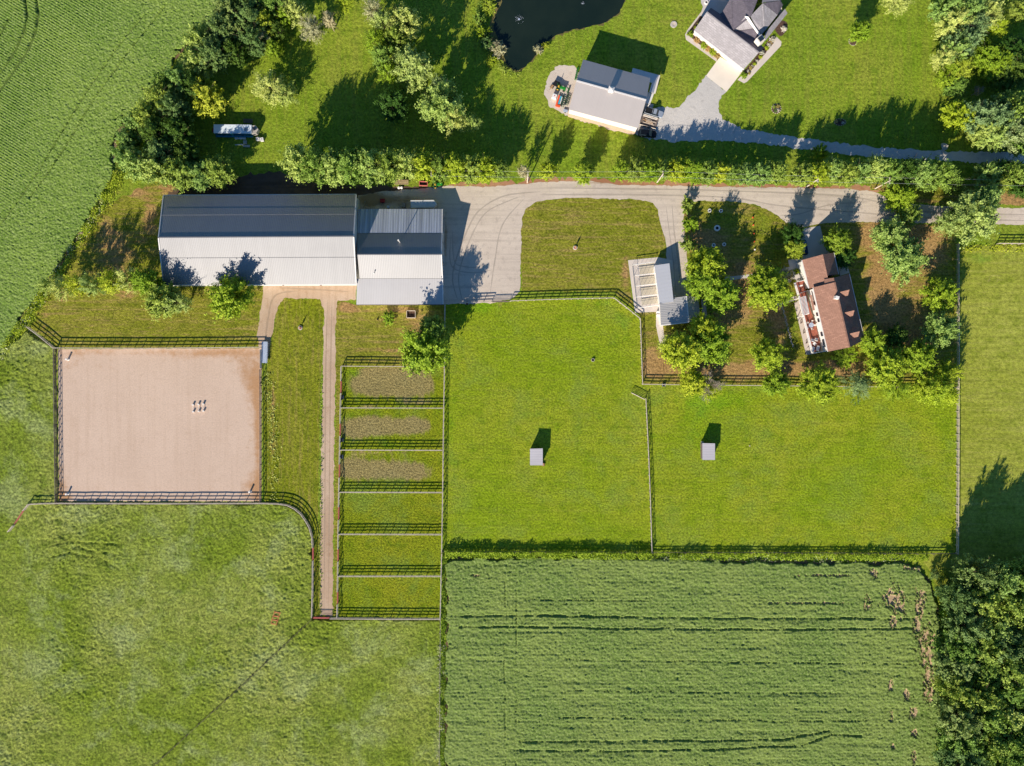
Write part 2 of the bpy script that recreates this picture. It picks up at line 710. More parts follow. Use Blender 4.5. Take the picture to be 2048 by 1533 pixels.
M['paddock'] = grass('paddock_turf', (100, 126, 8), (140, 152, 26), (154, 156, 34), dry=(186, 154, 124), dry2=(160, 130, 98),
                     fine=1.8, bmp=0.42, contrast=0.6, pale=(124, 150, 60), dry_op=0.62)
M['hay'] = grass('hay_meadow', (124, 138, 34), (154, 160, 56), (166, 170, 70), dry=(198, 178, 118), fine=1.0,
                 stripe=[(math.radians(90), 1.2)], stripe_amt=0.3, bmp=0.16, contrast=0.34, straw=0.16)
M['tall'] = grass('tall_meadow', (92, 116, 16), (126, 144, 40), (154, 162, 76), dry=(150, 140, 92), fine=1.5, bmp=0.3,
                  contrast=0.55, pale=(164, 174, 112))
M['gravel'] = gravel('gravel_pale', (214, 200, 184), (204, 188, 172), (180, 162, 144), bmp=0.03)
M['gravel_road'] = gravel('gravel_road', (214, 198, 180), (203, 187, 170), (166, 152, 138), bmp=0.03, track=math.radians(90))
M['gravel_blue'] = gravel('gravel_crushed', (212, 204, 194), (200, 194, 186), (165, 158, 150), bmp=0.07)
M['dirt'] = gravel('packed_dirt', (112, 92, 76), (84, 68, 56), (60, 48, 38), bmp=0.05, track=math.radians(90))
M['path'] = gravel('dirt_path', (206, 180, 154), (190, 162, 134), (166, 134, 104), bmp=0.04, track=0.0)
M['brown'] = gravel('bare_earth', (184, 138, 104), (164, 116, 84), (138, 92, 62), bmp=0.06)
M['soil'] = gravel('field_soil', (134, 112, 84), (120, 98, 70), (100, 80, 56), bmp=0.08)
M['bank'] = gravel('pond_bank_earth', (122, 112, 66), (100, 96, 52), (92, 76, 48), bmp=0.08)
M['sand'] = gravel('riding_sand', (214, 187, 165), (208, 181, 159), (198, 170, 146), bmp=0.03, track=0.0, sc=0.8, wear=lin((186, 144, 106)))
M['run'] = gravel('run_gravel', (206, 194, 172), (192, 180, 158), (170, 158, 136), bmp=0.02)
M['concrete'] = plain('concrete', (216, 202, 188), 0.85, var=0.06, sc=0.3, bmp=0.01)
M['concrete_warm'] = plain('concrete_cream', (238, 224, 204), 0.8, var=0.04, sc=0.3)
M['concrete_grey'] = plain('concrete_grey', (205, 196, 188), 0.85, var=0.07, sc=0.4)
M['mulch'] = plain('mulch', (92, 70, 58), 0.95, var=0.45, sc=2.5, bmp=0.15)
M['weeds'] = leaf('weed_leaves', (112, 142, 26), (136, 166, 44), 0.3)
M['weeds_pale'] = leaf('weed_flower_heads', (150, 160, 96), (196, 196, 160), 0.2)

# soy crop: soil and painted shade low between the rows, leaf above
def crop_mat(name, a, b_, c_, soil=(206, 168, 140), fine=2.2):
    m, nt, b = new_mat(name, 0.85, 0, 0.15)
    p = pos(nt)
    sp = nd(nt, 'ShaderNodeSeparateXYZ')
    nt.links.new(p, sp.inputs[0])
    big = noise(nt, p, 0.05, 4, 0.6)
    fn = noise(nt, p, fine, 3, 0.75)
    col = mixc(nt, ramp(nt, big, 0.35, 0.65), lin(a), lin(b_))
    col = mixc(nt, ramp(nt, fn, 0.42, 0.72), col, lin(c_))
    dm = attr(nt, 'dry')
    col = mixc(nt, mth(nt, 'MULTIPLY', ramp(nt, sp.outputs['Z'], 0.12, 0.3, 1.0, 0.0), 0.8), col, (0.03, 0.05, 0.014))  # darkens low gaps: soil tone with the rows' shade put into the colour
    sn = noise(nt, p, 1.6, 4, 0.8)
    so = mixc(nt, ramp(nt, noise(nt, p, 2.4, 3, 0.8), 0.4, 0.65), lin(soil), tuple(v * 0.7 for v in lin(soil)))
    col = mixc(nt, ramp(nt, mth(nt, 'ADD', dm, mth(nt, 'MULTIPLY', mth(nt, 'SUBTRACT', sn, 0.5), 1.3)), 0.45, 1.0, 0.0, 0.8), col, so)
    nt.links.new(col, b.inputs['Base Color'])
    bump(nt, b, fn, 0.1)
    return m
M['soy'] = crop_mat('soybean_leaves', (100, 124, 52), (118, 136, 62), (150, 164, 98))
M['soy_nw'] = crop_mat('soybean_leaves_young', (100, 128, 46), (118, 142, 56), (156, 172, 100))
M['meadow3d'] = None

# ---------------------------------------------------------------- ground
lawn_dry = blobs([(250, 470, 110, 110, 0.7), (330, 380, 40, 30, 1), (1360, 40, 60, 50, 0.45), (1360, 130, 40, 60, 0.3),
                  (1880, 90, 25, 120, 0.25), (1600, 200, 300, 60, 0.1), (1450, 190, 80, 60, 0.15), (1830, 120, 40, 60, 0.2)])
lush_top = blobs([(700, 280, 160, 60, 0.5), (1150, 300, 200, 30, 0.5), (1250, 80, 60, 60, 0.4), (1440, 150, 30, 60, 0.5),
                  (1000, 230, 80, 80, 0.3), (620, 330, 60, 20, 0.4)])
g = zone('ground', [(-9000, -9000), (11000, -9000), (11000, 11000), (-9000, 11000)], M['lawn'], 0.0, rag=0, dryf=lawn_dry, lushf=lush_top, grid=4.0)

# meadow around the lower left
tall_poly = [(-160, 640), (20, 690), (56, 662), (113, 697), (117, 1005), (560, 1006), (590, 1016), (612, 1038), (626, 1068), (628, 1236), (884, 1238), (884, 1660), (-160, 1660)]
def meadow_h(X, Y):
    t = vn(X, Y, 0.07, 1)
    t2 = vn(X, Y, 0.22, 2)
    f1 = vn(X, Y, 0.8, 5)
    f2 = vn(X, Y, 2.0, 6)
    patch = np.clip((vn(X, Y, 0.045, 9) - 0.35) * 3, 0.15, 1)
    f3 = vn(X, Y, 1.35, 7)
    rj = np.random.RandomState(3).rand(*X.shape)
    h = 0.2 + 0.08 * t2 + 0.1 * f1 * patch + 0.12 * f3 * (0.3 + 0.7 * patch) + 0.36 * f2 * (0.45 + 0.55 * patch) + 0.2 * rj * (0.5 + 0.5 * patch)
    tr = np.minimum(seg_dist(X, Y, W2([(108, 1090), (140, 1083), (250, 1088)])), seg_dist(X, Y, W2([(100, 1115), (140, 1105), (200, 1115), (245, 1140)])))
    tr = np.minimum(tr, seg_dist(X, Y, W2([(120, 1070), (175, 1100), (250, 1110), (400, 1100)])))
    h = np.where(tr < 0.28 * (1.5 * vn(X, Y, 0.6, 17) - 0.1), 0.36, h)
    dg = seg_dist(X, Y, W2([(626, 1236), (560, 1297), (480, 1373), (400, 1446), (280, 1556)]))
    h = np.where(dg < 0.22 * (0.4 + vn(X, Y, 0.5, 23)), 0.24, h)
    D = np.where((dg > 0.3) & (dg < 1.3), 0.2, 0.0)
    return h, D
field('meadow_grass', tall_poly, 0.3, meadow_h, M['tall'], 'uneven pale green tall meadow grass filling the lower left below the sand arena', 'grass', edge=0.4)

# south-east soybean field
def soy_h(X, Y):
    row = 0.5 + 0.5 * np.sin((Y + 0.25 * vn(X, Y, 0.1, 3)) * 2 * np.pi / 0.95)
    n = vn(X, Y, 1.3, 11)
    n2 = vn(X, Y, 3.0, 12)
    big = vn(X, Y, 0.12, 13)
    rj = np.random.RandomState(4).rand(*X.shape)
    h = 0.38 + 0.05 * row + 0.08 * n + 0.26 * n2 + 0.2 * rj + 0.16 * vn(X * 0.35, Y, 1.6, 14) + 0.1 * big
    long = vn(X * 0.1, Y, 0.6, 15)
    h -= np.clip(long - 0.62, 0, 1) * 0.5
    tr = np.full(X.shape, 1e9)
    for pl in ([(912, 1232), (1010, 1229), (1300, 1234), (1600, 1236), (1830, 1236)], [(920, 1254), (1010, 1251), (1300, 1256), (1600, 1258), (1826, 1256)],
               [(1010, 1165), (1009, 1340), (1012, 1533)], [(1034, 1150), (1032, 1340), (1032, 1660)],
               [(1030, 1500), (1300, 1500), (1600, 1490), (1660, 1466), (1720, 1470)], [(1040, 1482), (1300, 1480), (1560, 1478), (1660, 1458)],
               [(1130, 1318), (1400, 1322), (1820, 1326)], [(1060, 1198), (1300, 1200)], [(1100, 1432), (1500, 1440), (1780, 1440)], [(1150, 1380), (1700, 1386)]):
        w = 1.1 if pl[0][1] in (1232, 1254, 1500, 1482) else 3.2
        tr = np.minimum(tr, seg_dist(X, Y + 0.5 * (vn(X, Y, 0.25, 8) - 0.5), W2(pl)) * w)
    h = np.where(tr < 0.27 * (0.05 + 1.6 * vn(X, Y, 0.7, 19)), 0.34, h)
    D = np.zeros_like(X)
    # bare spots
    for cx, cy, rx, ry in ((1790, 1200, 30, 34), (1784, 1246, 9, 14), (1852, 1290, 20, 56), (1832, 1250, 12, 30), (1838, 1215, 10, 40), (1856, 1360, 14, 50), (1781, 1370, 6, 14), (1812, 1390, 12, 14),
                           (1852, 1380, 9, 26), (1781, 1430, 5, 16), (1825, 1425, 10, 16), (1826, 1510, 8, 16), (1782, 1490, 6, 8), (1840, 1135, 34, 10), (1732, 1205, 8, 22),
                           (1660, 1150, 60, 3), (1620, 1205, 100, 2), (1905 - 60, 1195, 8, 26), (1826, 1465, 8, 8), (1745, 1145, 8, 12), (950, 1150, 10, 3), (1560, 1122, 50, 4)):
        p = P(cx, cy)
        q = ((X - p.x) / (rx * S)) ** 2 + ((Y - p.y) / (ry * S)) ** 2
        q = q * (0.35 + 1.5 * vn(X * 1.6, Y * 0.8, 0.9, int(cx) % 50))
        pr = np.clip(1.25 - q * 0.8, 0, 1) * (q < 2.2)
        on = (vn(X * 1.8, Y * 0.7, 1.1, 41) * 0.5 + vn(X, Y, 2.2, 42) * 0.3 + rj * 0.6) < pr * 0.86
        D = np.where(on, 1.0, D)
        h = np.where(on, 0.30 + 0.12 * rj, h)
    return h, D
soy_poly = [(893, 1124), (905, 1114), (1100, 1114), (1300, 1116), (1600, 1122), (1800, 1126), (1838, 1136), (1862, 1165), (1876, 1230), (1880, 1330), (1878, 1440), (1882, 1660), (889, 1660), (892, 1400), (894, 1250)]
zone('field_soil', soy_poly, M['soil'], 0.02, rag=0.6)
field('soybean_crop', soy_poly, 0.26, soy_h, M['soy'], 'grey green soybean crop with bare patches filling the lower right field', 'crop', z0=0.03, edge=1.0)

# north-west soybean field
def soyn_h(X, Y):
    a = math.radians(-31.5)
    v = -math.sin(a) * X + math.cos(a) * Y
    row = 0.5 + 0.5 * np.sin((v + 0.12 * vn(X, Y, 0.15, 3)) * 2 * np.pi / 0.76)
    B = W2([(449, 0), (365, 104), (308, 177), (230, 292), (209, 386), (146, 496), (47, 637)])
    d = seg_dist(X, Y, B)
    k = np.clip((d - 17) / 12, 0, 1)
    n = vn(X, Y, 1.3, 11)
    n2 = vn(X, Y, 3.0, 12)
    rj = np.random.RandomState(6).rand(*X.shape)
    h = 0.45 + (0.12 * (1 - k) * n) + 0.2 * row * (0.2 + 0.8 * k) + 0.2 * n2 * (1.2 - 0.6 * k) + 0.13 * rj
    gap = (vn(X, Y, 1.0, 21) + 0.25 * vn(X, Y, 2.5, 22) > 0.98 + d * 0.035)
    D = np.where(gap & (vn(X, Y, 0.9, 33) > 0.6), 0.5, 0.0)
    h = np.where(gap, 0.12, h)
    tr = np.full(X.shape, 1e9)
    for pl in ([(52, 0), (57, 30), (52, 62), (38, 92), (18, 128), (-10, 165)], [(74, -5), (79, 30), (76, 58), (60, 98), (38, 134), (0, 184)],
               [(290, 32), (245, 86), (180, 178), (130, 260), (85, 335), (40, 402), (0, 455)], [(335, 10), (262, 102), (190, 200), (150, 268), (108, 334), (62, 396)],
               [(20, 40), (0, 75)]):
        w = 0.75 if pl[0][0] < 80 else 1.4
        tr = np.minimum(tr, seg_dist(X, Y, W2(pl)) * w)
    h = np.where(tr < 0.32 * (0.3 + 1.2 * vn(X, Y, 0.7, 19)), 0.16, h)
    return h, D
nw_poly = [(-160, -160), (470, -160), (449, 0), (430, 40), (404, 64), (365, 104), (336, 140), (308, 177), (285, 205), (261, 235), (240, 270), (230, 292), (227, 347),
           (209, 386), (200, 405), (146, 496), (110, 548), (78, 585), (47, 637), (13, 694), (-160, 900)]
zone('crop_soil', nw_poly, M['soil'], 0.02, rag=0.5)
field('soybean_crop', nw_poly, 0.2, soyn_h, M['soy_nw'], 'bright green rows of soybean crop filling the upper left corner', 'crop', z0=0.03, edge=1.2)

# hay strip on the right
zone('hay_meadow', [(1913, 492), (2500, 480), (2500, 1700), (1880, 1700), (1885, 1200), (1866, 1150), (1846, 1122), (1862, 1107), (1913, 1107)], M['hay'], 0.008, rag=0.3,
     dryf=blobs([(1990, 560, 60, 8, 0.55), (1990, 545, 30, 10, .3), (2010, 680, 40, 6, 0.55), (1930, 700, 12, 60, 0.2), (1880, 1150, 20, 30, .2), (2010, 500, 14, 14, 0.7)]),
     lushf=blobs([(1960, 515, 40, 16, 0.9), (2030, 510, 30, 12, 0.7), (1925, 620, 14, 120, 0.3)]), grid=2.5)

# pastures
zone('middle_pasture', [(891, 607), (985, 603), (1120, 600), (1225, 597), (1278, 637), (1283, 768), (1284, 780), (1290, 797), (1302, 1104), (887, 1102), (889, 740)],
     M['pasture'], 0.010, rag=0.15,
     dryf=blobs([(1070, 660, 150, 40, 0.15), (1140, 780, 70, 20, 0.2), (1000, 960, 100, 90, 0.12), (1096, 915, 12, 14, .6), (1052, 912, 8, 18, .35), (1240, 778, 30, 8, .5), (1000, 610, 14, 6, .9), (1270, 760, 6, 30, .4), (896, 900, 3, 160, .35), (1292, 950, 3, 120, .3)]),
     lushf=blobs([(960, 612, 60, 22, 0.9), (1240, 650, 34, 60, 0.6), (905, 850, 14, 240, 0.5), (1180, 605, 90, 12, 0.5), (1285, 900, 12, 160, .3), (1080, 950, 180, 130, .15)]), grid=2.5)
zone('right_pasture', [(1284, 769), (1740, 774), (1912, 780), (1912, 1107), (1302, 1104), (1290, 797)], M['pasture'], 0.013, rag=0.15,
     lushf=blobs([(1400, 830, 60, 60, 0.6), (1310, 900, 20, 120, 0.5), (1450, 800, 120, 22, 0.6), (1310, 1050, 30, 40, .4), (1400, 910, 40, 50, .4)]),
     dryf=blobs([(1650, 950, 200, 120, 0.22), (1500, 860, 90, 60, .15), (1800, 1000, 90, 80, .12), (1438, 905, 10, 14, .5), (1310, 950, 3, 120, .35), (1900, 950, 4, 140, .35), (1320, 786, 30, 6, .4)]), grid=2.5)

# paddocks
pd_d = blobs([(785, 765, 74, 30, 1.6), (735, 770, 36, 26, .9), (838, 775, 36, 22, .8), (775, 742, 60, 6, 1.0), (775, 853, 82, 22, 1.25), (712, 858, 36, 26, .9), (835, 850, 26, 18, .8),
              (775, 940, 82, 24, 1.25), (705, 935, 34, 28, .9), (835, 945, 26, 18, .8), (760, 905, 80, 4, .9), (840, 806, 50, 8, .7), (735, 815, 25, 6, .8)])
zone('paddock_ground', [(683, 733), (889, 737), (886, 985), (881, 1236), (676, 1234), (680, 1000)], M['paddock'], 0.012, rag=0.1, dryf=pd_d,
     lushf=blobs([(705, 745, 22, 14, 1.0), (870, 820, 14, 90, 0.6), (790, 890, 60, 8, .8), (700, 830, 12, 14, .7), (850, 1010, 30, 24, .5)]), grid=1.2)

# dry lawns
dl = M['lawn_dry']
zone('dry_lawn', [(60, 655), (95, 585), (130, 548), (200, 540), (330, 566), (540, 568), (530, 600), (516, 640), (522, 697), (113, 697)], dl, 0.010, rag=0.5,
     dryf=blobs([(125, 590, 20, 30, .7), (90, 640, 14, 40, .6), (250, 590, 30, 14, .7), (260, 572, 40, 16, .5), (330, 690, 200, 10, .5), (480, 600, 60, 16, 0.35), (430, 580, 60, 16, 0.6), (200, 575, 60, 18, .3)]), grid=2)
zone('dry_lawn', [(205, 420), (262, 385), (300, 368), (372, 368), (330, 392), (318, 470), (328, 572), (200, 560), (118, 560), (150, 500)], dl, 0.014, rag=0.5,
     dryf=blobs([(340, 378, 34, 14, 1.2), (270, 385, 24, 14, 1.0), (230, 500, 70, 70, 0.75), (300, 430, 20, 50, .8), (260, 560, 70, 20, .5), (215, 450, 20, 30, .4)]), grid=2)
zone('dry_lawn', [(553, 610), (570, 598), (640, 598), (648, 612), (640, 800), (636, 1040), (630, 1110), (626, 1068), (590, 1016), (530, 1004), (527, 780), (540, 700), (548, 660)],
     M['lawn_vert'], 0.011, rag=0.2,
     dryf=blobs([(545, 850, 10, 160, .7), (600, 640, 26, 20, .55), (636, 850, 5, 200, .4), (570, 700, 30, 14, .35), (600, 970, 30, 40, .25), (600, 820, 14, 60, .2)]), grid=1.5)
zone('dry_lawn', [(672, 600), (712, 610), (888, 610), (889, 738), (684, 733), (681, 800), (676, 1230), (668, 1232), (672, 800), (671, 680)], dl, 0.013, rag=0.2,
     dryf=blobs([(690, 615, 26, 18, .8), (780, 620, 90, 14, .75), (850, 650, 40, 30, .7), (740, 645, 60, 10, .4), (780, 700, 90, 10, .7), (740, 720, 60, 8, .5), (800, 660, 40, 20, .4)]), grid=1.5)
zone('lawn_verge', [(628, 1060), (640, 1040), (646, 1100), (642, 1228), (628, 1232)], M['lawn_vert'], 0.012, rag=0.1, grid=2)
zone('island_lawn', [(1043, 440), (1052, 418), (1072, 404), (1104, 399), (1150, 396), (1220, 398), (1286, 400), (1306, 406), (1316, 420), (1322, 450), (1332, 490), (1334, 520),
                     (1310, 520), (1257, 520), (1262, 586), (1270, 622), (1228, 584), (1120, 584), (1044, 584), (1042, 500)], dl, 0.016, rag=0.15,
     dryf=blobs([(1150, 430, 120, 5, .35), (1100, 492, 60, 5, .4), (1100, 520, 60, 14, .3), (1220, 550, 60, 30, .3), (1180, 470, 100, 5, .3), (1252, 545, 10, 50, .6), (1265, 600, 14, 14, .6),
                    (1100, 580, 60, 5, .3), (1328, 480, 6, 40, .6), (1110, 420, 30, 10, .3)]), grid=1.5)
yard_d = blobs([(1310, 735, 30, 24, 1.1), (1300, 700, 14, 40, .45), (1380, 745, 40, 20, .7), (1500, 740, 110, 24, .85), (1450, 640, 40, 40, .5), (1560, 650, 20, 80, .5), (1630, 740, 60, 14, 1.0), (1700, 735, 40, 20, .9),
                (1760, 560, 34, 110, .75), (1740, 470, 34, 30, .7), (1850, 500, 60, 60, .65), (1390, 470, 14, 30, .8), (1420, 480, 30, 26, .7), (1480, 500, 60, 40, .3), (1820, 660, 60, 100, .6), (1480, 560, 60, 30, .6), (1880, 440, 30, 20, .6),
                (1490, 600, 20, 50, .6), (1540, 620, 20, 40, .5), (1840, 470, 40, 40, .5), (1372, 430, 5, 60, .6), (1530, 430, 20, 10, .2)], 0.22)
zone('house_lawn', [(1368, 412), (1382, 404), (1410, 402), (1480, 404), (1520, 413), (1550, 428), (1572, 446), (1600, 456), (1650, 446), (1740, 444), (1800, 447), (1840, 450), (1912, 452), (1912, 780), (1740, 773),
                    (1284, 768), (1280, 640), (1278, 620), (1330, 560), (1372, 540), (1372, 480), (1366, 440)], dl, 0.018, rag=0.25, dryf=yard_d,
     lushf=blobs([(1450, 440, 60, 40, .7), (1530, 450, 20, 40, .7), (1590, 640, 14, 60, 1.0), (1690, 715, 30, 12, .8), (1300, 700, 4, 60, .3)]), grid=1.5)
zone('verge', [(1740, 376), (1800, 400), (1860, 408), (2500, 418), (2500, 372), (1740, 366)], dl, 0.02, rag=0.3,
     dryf=blobs([(1850, 405, 60, 10, .8), (1990, 400, 60, 16, .8), (2040, 400, 40, 14, .9), (1755, 385, 20, 12, 1.1)]), grid=2)

# gravel
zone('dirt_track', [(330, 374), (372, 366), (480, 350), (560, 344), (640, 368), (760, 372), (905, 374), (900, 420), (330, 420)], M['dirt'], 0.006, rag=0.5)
zone('gravel_verge', [(890, 372), (905, 366), (1000, 364), (1130, 356), (1240, 362), (1450, 368), (1740, 372), (1760, 384), (1740, 388), (890, 384)], M['brown'], 0.007, rag=0.8)
yardp = [(716, 420), (716, 392), (760, 384), (840, 378), (900, 372), (980, 374), (1020, 370), (1100, 364), (1180, 362), (1240, 370), (1450, 374), (1700, 378), (1748, 384), (1790, 402), (1850, 411), (1950, 416), (2500, 420),
         (2500, 452), (2060, 450), (1940, 448), (1840, 447), (1740, 444), (1650, 446), (1600, 456), (1572, 446), (1550, 428), (1520, 413), (1480, 404), (1400, 402), (1376, 406), (1367, 418), (1366, 440), (1370, 470),
         (1374, 520), (1382, 570), (1384, 602), (1345, 604), (1334, 520), (1332, 490), (1322, 450), (1316, 420), (1306, 406), (1286, 400), (1220, 398), (1150, 396), (1104, 399), (1072, 404), (1052, 418), (1043, 440), (1042, 500),
         (1040, 584), (1020, 600), (985, 606), (892, 609), (884, 609), (884, 420)]
# the strip under the wings keeps the outline simple: kitchen-side gravel reaches the barn wall
zone('gravel_drive', yardp, M['gravel_road'], 0.022, rag=0.18, step=0.7,
     dryf=blobs([(1000, 368, 80, 4, .8), (1200, 366, 60, 4, .7), (1320, 366, 60, 4, .6), (1690, 376, 60, 4, .7), (1041, 480, 3, 100, .5), (1450, 402, 60, 3, .5), (800, 400, 60, 16, .8), (892, 480, 4, 80, .8),
                    (1368, 460, 4, 50, .6), (1330, 470, 4, 50, .5), (1000, 604, 60, 4, .7), (740, 400, 30, 20, 1.0)]), grid=1.2)
zone('gravel_apron', [(528, 572), (560, 568), (712, 568), (712, 600), (676, 601), (671, 640), (671, 740), (668, 900), (665, 1232), (640, 1232), (641, 1000), (645, 800), (648, 620), (640, 598), (570, 597), (556, 612), (550, 640),
                      (540, 690), (536, 720), (520, 712), (514, 668), (520, 630)], M['path'], 0.020, rag=0.22, step=0.6,
     dryf=blobs([(600, 580, 90, 10, .45), (660, 1100, 10, 80, .5), (535, 730, 10, 20, .5), (690, 588, 20, 14, .4), (655, 800, 8, 30, .3), (655, 910, 8, 40, .3), (530, 640, 6, 30, .3)]), grid=1.2)
arena_d = blobs([(320, 704, 210, 9, 0.51), (400, 716, 120, 14, 0.42), (490, 740, 36, 34, 0.51), (215, 735, 34, 22, 0.41), (516, 860, 9, 160, 0.75), (500, 840, 18, 130, 0.34), (505, 975, 34, 34, 0.61), (126, 975, 20, 50, 0.54), (145, 725, 34, 30, 0.44),
                 (140, 850, 14, 24, 0.41), (300, 995, 220, 7, 0.51), (121, 850, 5, 160, 0.48), (330, 980, 90, 10, 0.27), (125, 994, 14, 9, 0.82), (180, 702, 60, 10, 0.27), (460, 700, 70, 12, 0.34), (503, 780, 22, 40, 0.34)])
zone('arena_sand', [(116, 699), (523, 697), (523, 1003), (118, 1003)], M['sand'], 0.024, rag=0.06, dryf=arena_d, grid=1.2)

# upper right drive
zone('crushed_gravel_drive', [(1290, 220), (1318, 214), (1350, 218), (1372, 200), (1400, 168), (1411, 150), (1452, 183), (1440, 200), (1434, 218), (1446, 240), (1490, 260), (1560, 270), (1640, 282), (1760, 296), (1900, 304),
                              (2500, 310), (2500, 328), (1960, 326), (1850, 320), (1740, 314), (1640, 304), (1560, 292), (1500, 286), (1440, 282), (1390, 282), (1350, 284), (1300, 278), (1262, 266), (1268, 240)],
     M['gravel_blue'], 0.010, rag=0.35, step=0.6)
zone('shop_gravel', [(1096, 200), (1088, 190), (1090, 172), (1100, 150), (1110, 136), (1124, 131), (1150, 132), (1170, 160), (1150, 232), (1200, 250), (1268, 266), (1260, 270), (1190, 250), (1130, 232), (1110, 218), (1098, 212)],
     M['gravel'], 0.012, rag=0.3, step=0.6)
zone('concrete_apron', [(1412, 152), (1440, 114), (1486, 142), (1453, 184)], M['concrete_warm'], 0.018, rag=0)
zone('concrete_path', [(1370, 70), (1375, 60), (1404, 22), (1416, 28), (1386, 66), (1384, 72), (1436, 110), (1433, 124), (1372, 80)], M['concrete'], 0.014, rag=0, smooth=0)
zone('concrete_path', [(1475, 160), (1483, 152), (1489, 158), (1553, 74), (1563, 84), (1562, 92), (1494, 164), (1488, 167)], M['concrete'], 0.014, rag=0)
zone('flower_bed_soil', [(1373.5, 69), (1400, 32), (1412, 36), (1392, 66), (1446, 110), (1436, 119)], M['mulch'], 0.016, rag=0.05, kind='structure')
zone('flower_bed_soil', [(1481, 152), (1524, 98), (1541, 73), (1549, 80), (1548, 86), (1489, 157)], M['mulch'], 0.016, rag=0.08)
zone('flower_bed_soil', smooth_poly([(1550, 58), (1562, 42), (1572, 44), (1576, 54), (1570, 66), (1560, 72)], 4), M['mulch'], 0.014, rag=0.08)
zone('patio', [(1400, -60), (1402, 6), (1406, 14), (1402, 26), (1412, 30), (1440, 44), (1452, 40), (1480, -60)], M['concrete_grey'], 0.013, rag=0)

# pond
m, nt, b = new_mat('pond_water', 0.06, 0, 0.5)
p_ = pos(nt)
col = mixc(nt, ramp(nt, noise(nt, p_, 0.06, 4, 0.6), 0.35, 0.65), (0.009, 0.018, 0.012), (0.014, 0.024, 0.015))
nt.links.new(col, b.inputs['Base Color'])
bump(nt, b, noise(nt, p_, 1.6, 3, 0.6), 0.015)
M['water'] = m
bank = [(975, -60), (985, 20), (978, 60), (984, 90), (996, 110), (1008, 134), (1030, 145), (1052, 136), (1072, 114), (1092, 90), (1116, 72), (1132, 66), (1180, 54.5), (1214, 46.5), (1236, 29), (1250, 4), (1252, -60)]
zone('pond_bank', bank, M['bank'], 0.008, rag=0.5, step=0.6)
pond = [(1010, -60), (1004, 4), (990, 30), (988, 56), (996, 74), (1004, 100), (1012, 126), (1030, 141), (1052, 132), (1070, 112), (1088, 90), (1108, 74), (1130, 64), (1180, 53), (1212, 45), (1234, 28), (1248, 4), (1250, -60)]
zone('pond', smooth_poly(pond, 3), M['water'], 0.014, rag=0.22, step=0.6)
# paths by the house and kennels
zone('kennel_pad', [(1256, 521), (1316, 515), (1346, 521), (1352, 560), (1330, 622), (1316, 624), (1270, 626)], M['concrete'], 0.026, rag=0)
zone('concrete_path', [(1312, 622), (1322, 620), (1326, 652), (1330, 690), (1320, 690), (1312, 652)], M['concrete'], 0.028, rag=0.03)
zone('concrete_path', [(1402, 600), (1411, 600), (1415, 640), (1406, 642)], M['concrete_grey'], 0.028, rag=0.03)
zone('concrete_path', [(1440, 556), (1500, 549), (1562, 541), (1563, 547), (1500, 556), (1442, 563)], M['concrete_grey'], 0.028, rag=0.04)
zone('garage_apron', [(1598, 459), (1640, 452), (1652, 500), (1660, 506), (1662, 512), (1604, 522), (1606, 500)], M['concrete_grey'], 0.030, rag=0)
zone('stone_path', [(1576, 520), (1604, 518), (1606, 550), (1600, 566), (1590, 560), (1584, 540), (1552, 546), (1552, 541), (1580, 534)], M['concrete_grey'], 0.031, rag=0.15)
zone('concrete_path', [(1552, 606), (1592, 592), (1596, 600), (1554, 612)], M['concrete'], 0.032, rag=0.02)
zone('patio', [(1588, 606), (1600, 600), (1634, 700), (1632, 708), (1612, 710)], M['concrete'], 0.033, rag=0.02)
zone('concrete_path', [(1676, 532), (1694, 528), (1699, 546), (1680, 552)], M['concrete'], 0.030, rag=0)


def ribbon(name, line, w, mat, z, seed=0):
    """narrow worn strip along a curve"""
    pts = [Vector(p) for p in W2(smooth_poly(line, 6, closed=False))]
    L_, R_ = [], []
    rr = random.Random(seed)
    for i, p in enumerate(pts):
        d = (pts[min(i + 1, len(pts) - 1)] - pts[max(i - 1, 0)]).normalized()
        n = Vector((-d.y, d.x))
        t = min(i, len(pts) - 1 - i) / 4
        k = w / 2 * min(1, 0.15 + t) * rr.uniform(.7, 1.3)
        L_.append(p + n * k)
        R_.append(p - n * k)
    V = [(p.x, p.y, z) for p in L_ + R_]
    m = len(L_)
    F = [(i, m + i, m + i + 1, i + 1) for i in range(m - 1)]
    o = link(bpy.data.objects.new(name, mesh_from(name, V, F, mat)))
    if o.data.polygons[0].normal.z < 0:
        o.data.flip_normals()
    return tag(o, kind='structure')


M['rut'] = gravel('wheel_rut', (184, 170, 155), (174, 160, 145), (156, 142, 128), bmp=0.04)
M['rut_d'] = gravel('wheel_rut_path', (180, 156, 130), (170, 146, 122), (150, 122, 96), bmp=0.04)
for i, (ln, w) in enumerate((([(915, 600), (905, 560), (912, 520), (935, 460), (960, 420), (1010, 392), (1080, 384)], .4), ([(925, 604), (917, 560), (925, 520), (948, 462), (974, 424), (1018, 402), (1040, 394)], .35),
                             ([(902, 470), (900, 520), (912, 540), (950, 546), (985, 540)], .3), ([(905, 460), (908, 520), (925, 533), (960, 536)], .3), ([(1080, 376), (1250, 378), (1450, 382), (1700, 394), (1850, 424), (2100, 430)], .5),
                             ([(1080, 390), (1250, 390), (1450, 395), (1560, 412), (1700, 424), (1850, 436), (2100, 443)], .45), ([(1344, 408), (1348, 460), (1356, 520), (1362, 590)], .35), ([(1332, 412), (1338, 460), (1346, 520), (1352, 590)], .3),
                             ([(1560, 432), (1600, 428), (1660, 410), (1740, 404)], .35), ([(980, 590), (990, 520), (1005, 450), (1050, 396)], .35))):
    ribbon('wheel_track', ln, w, M['rut'], 0.0235 + 0.0006 * i, i)
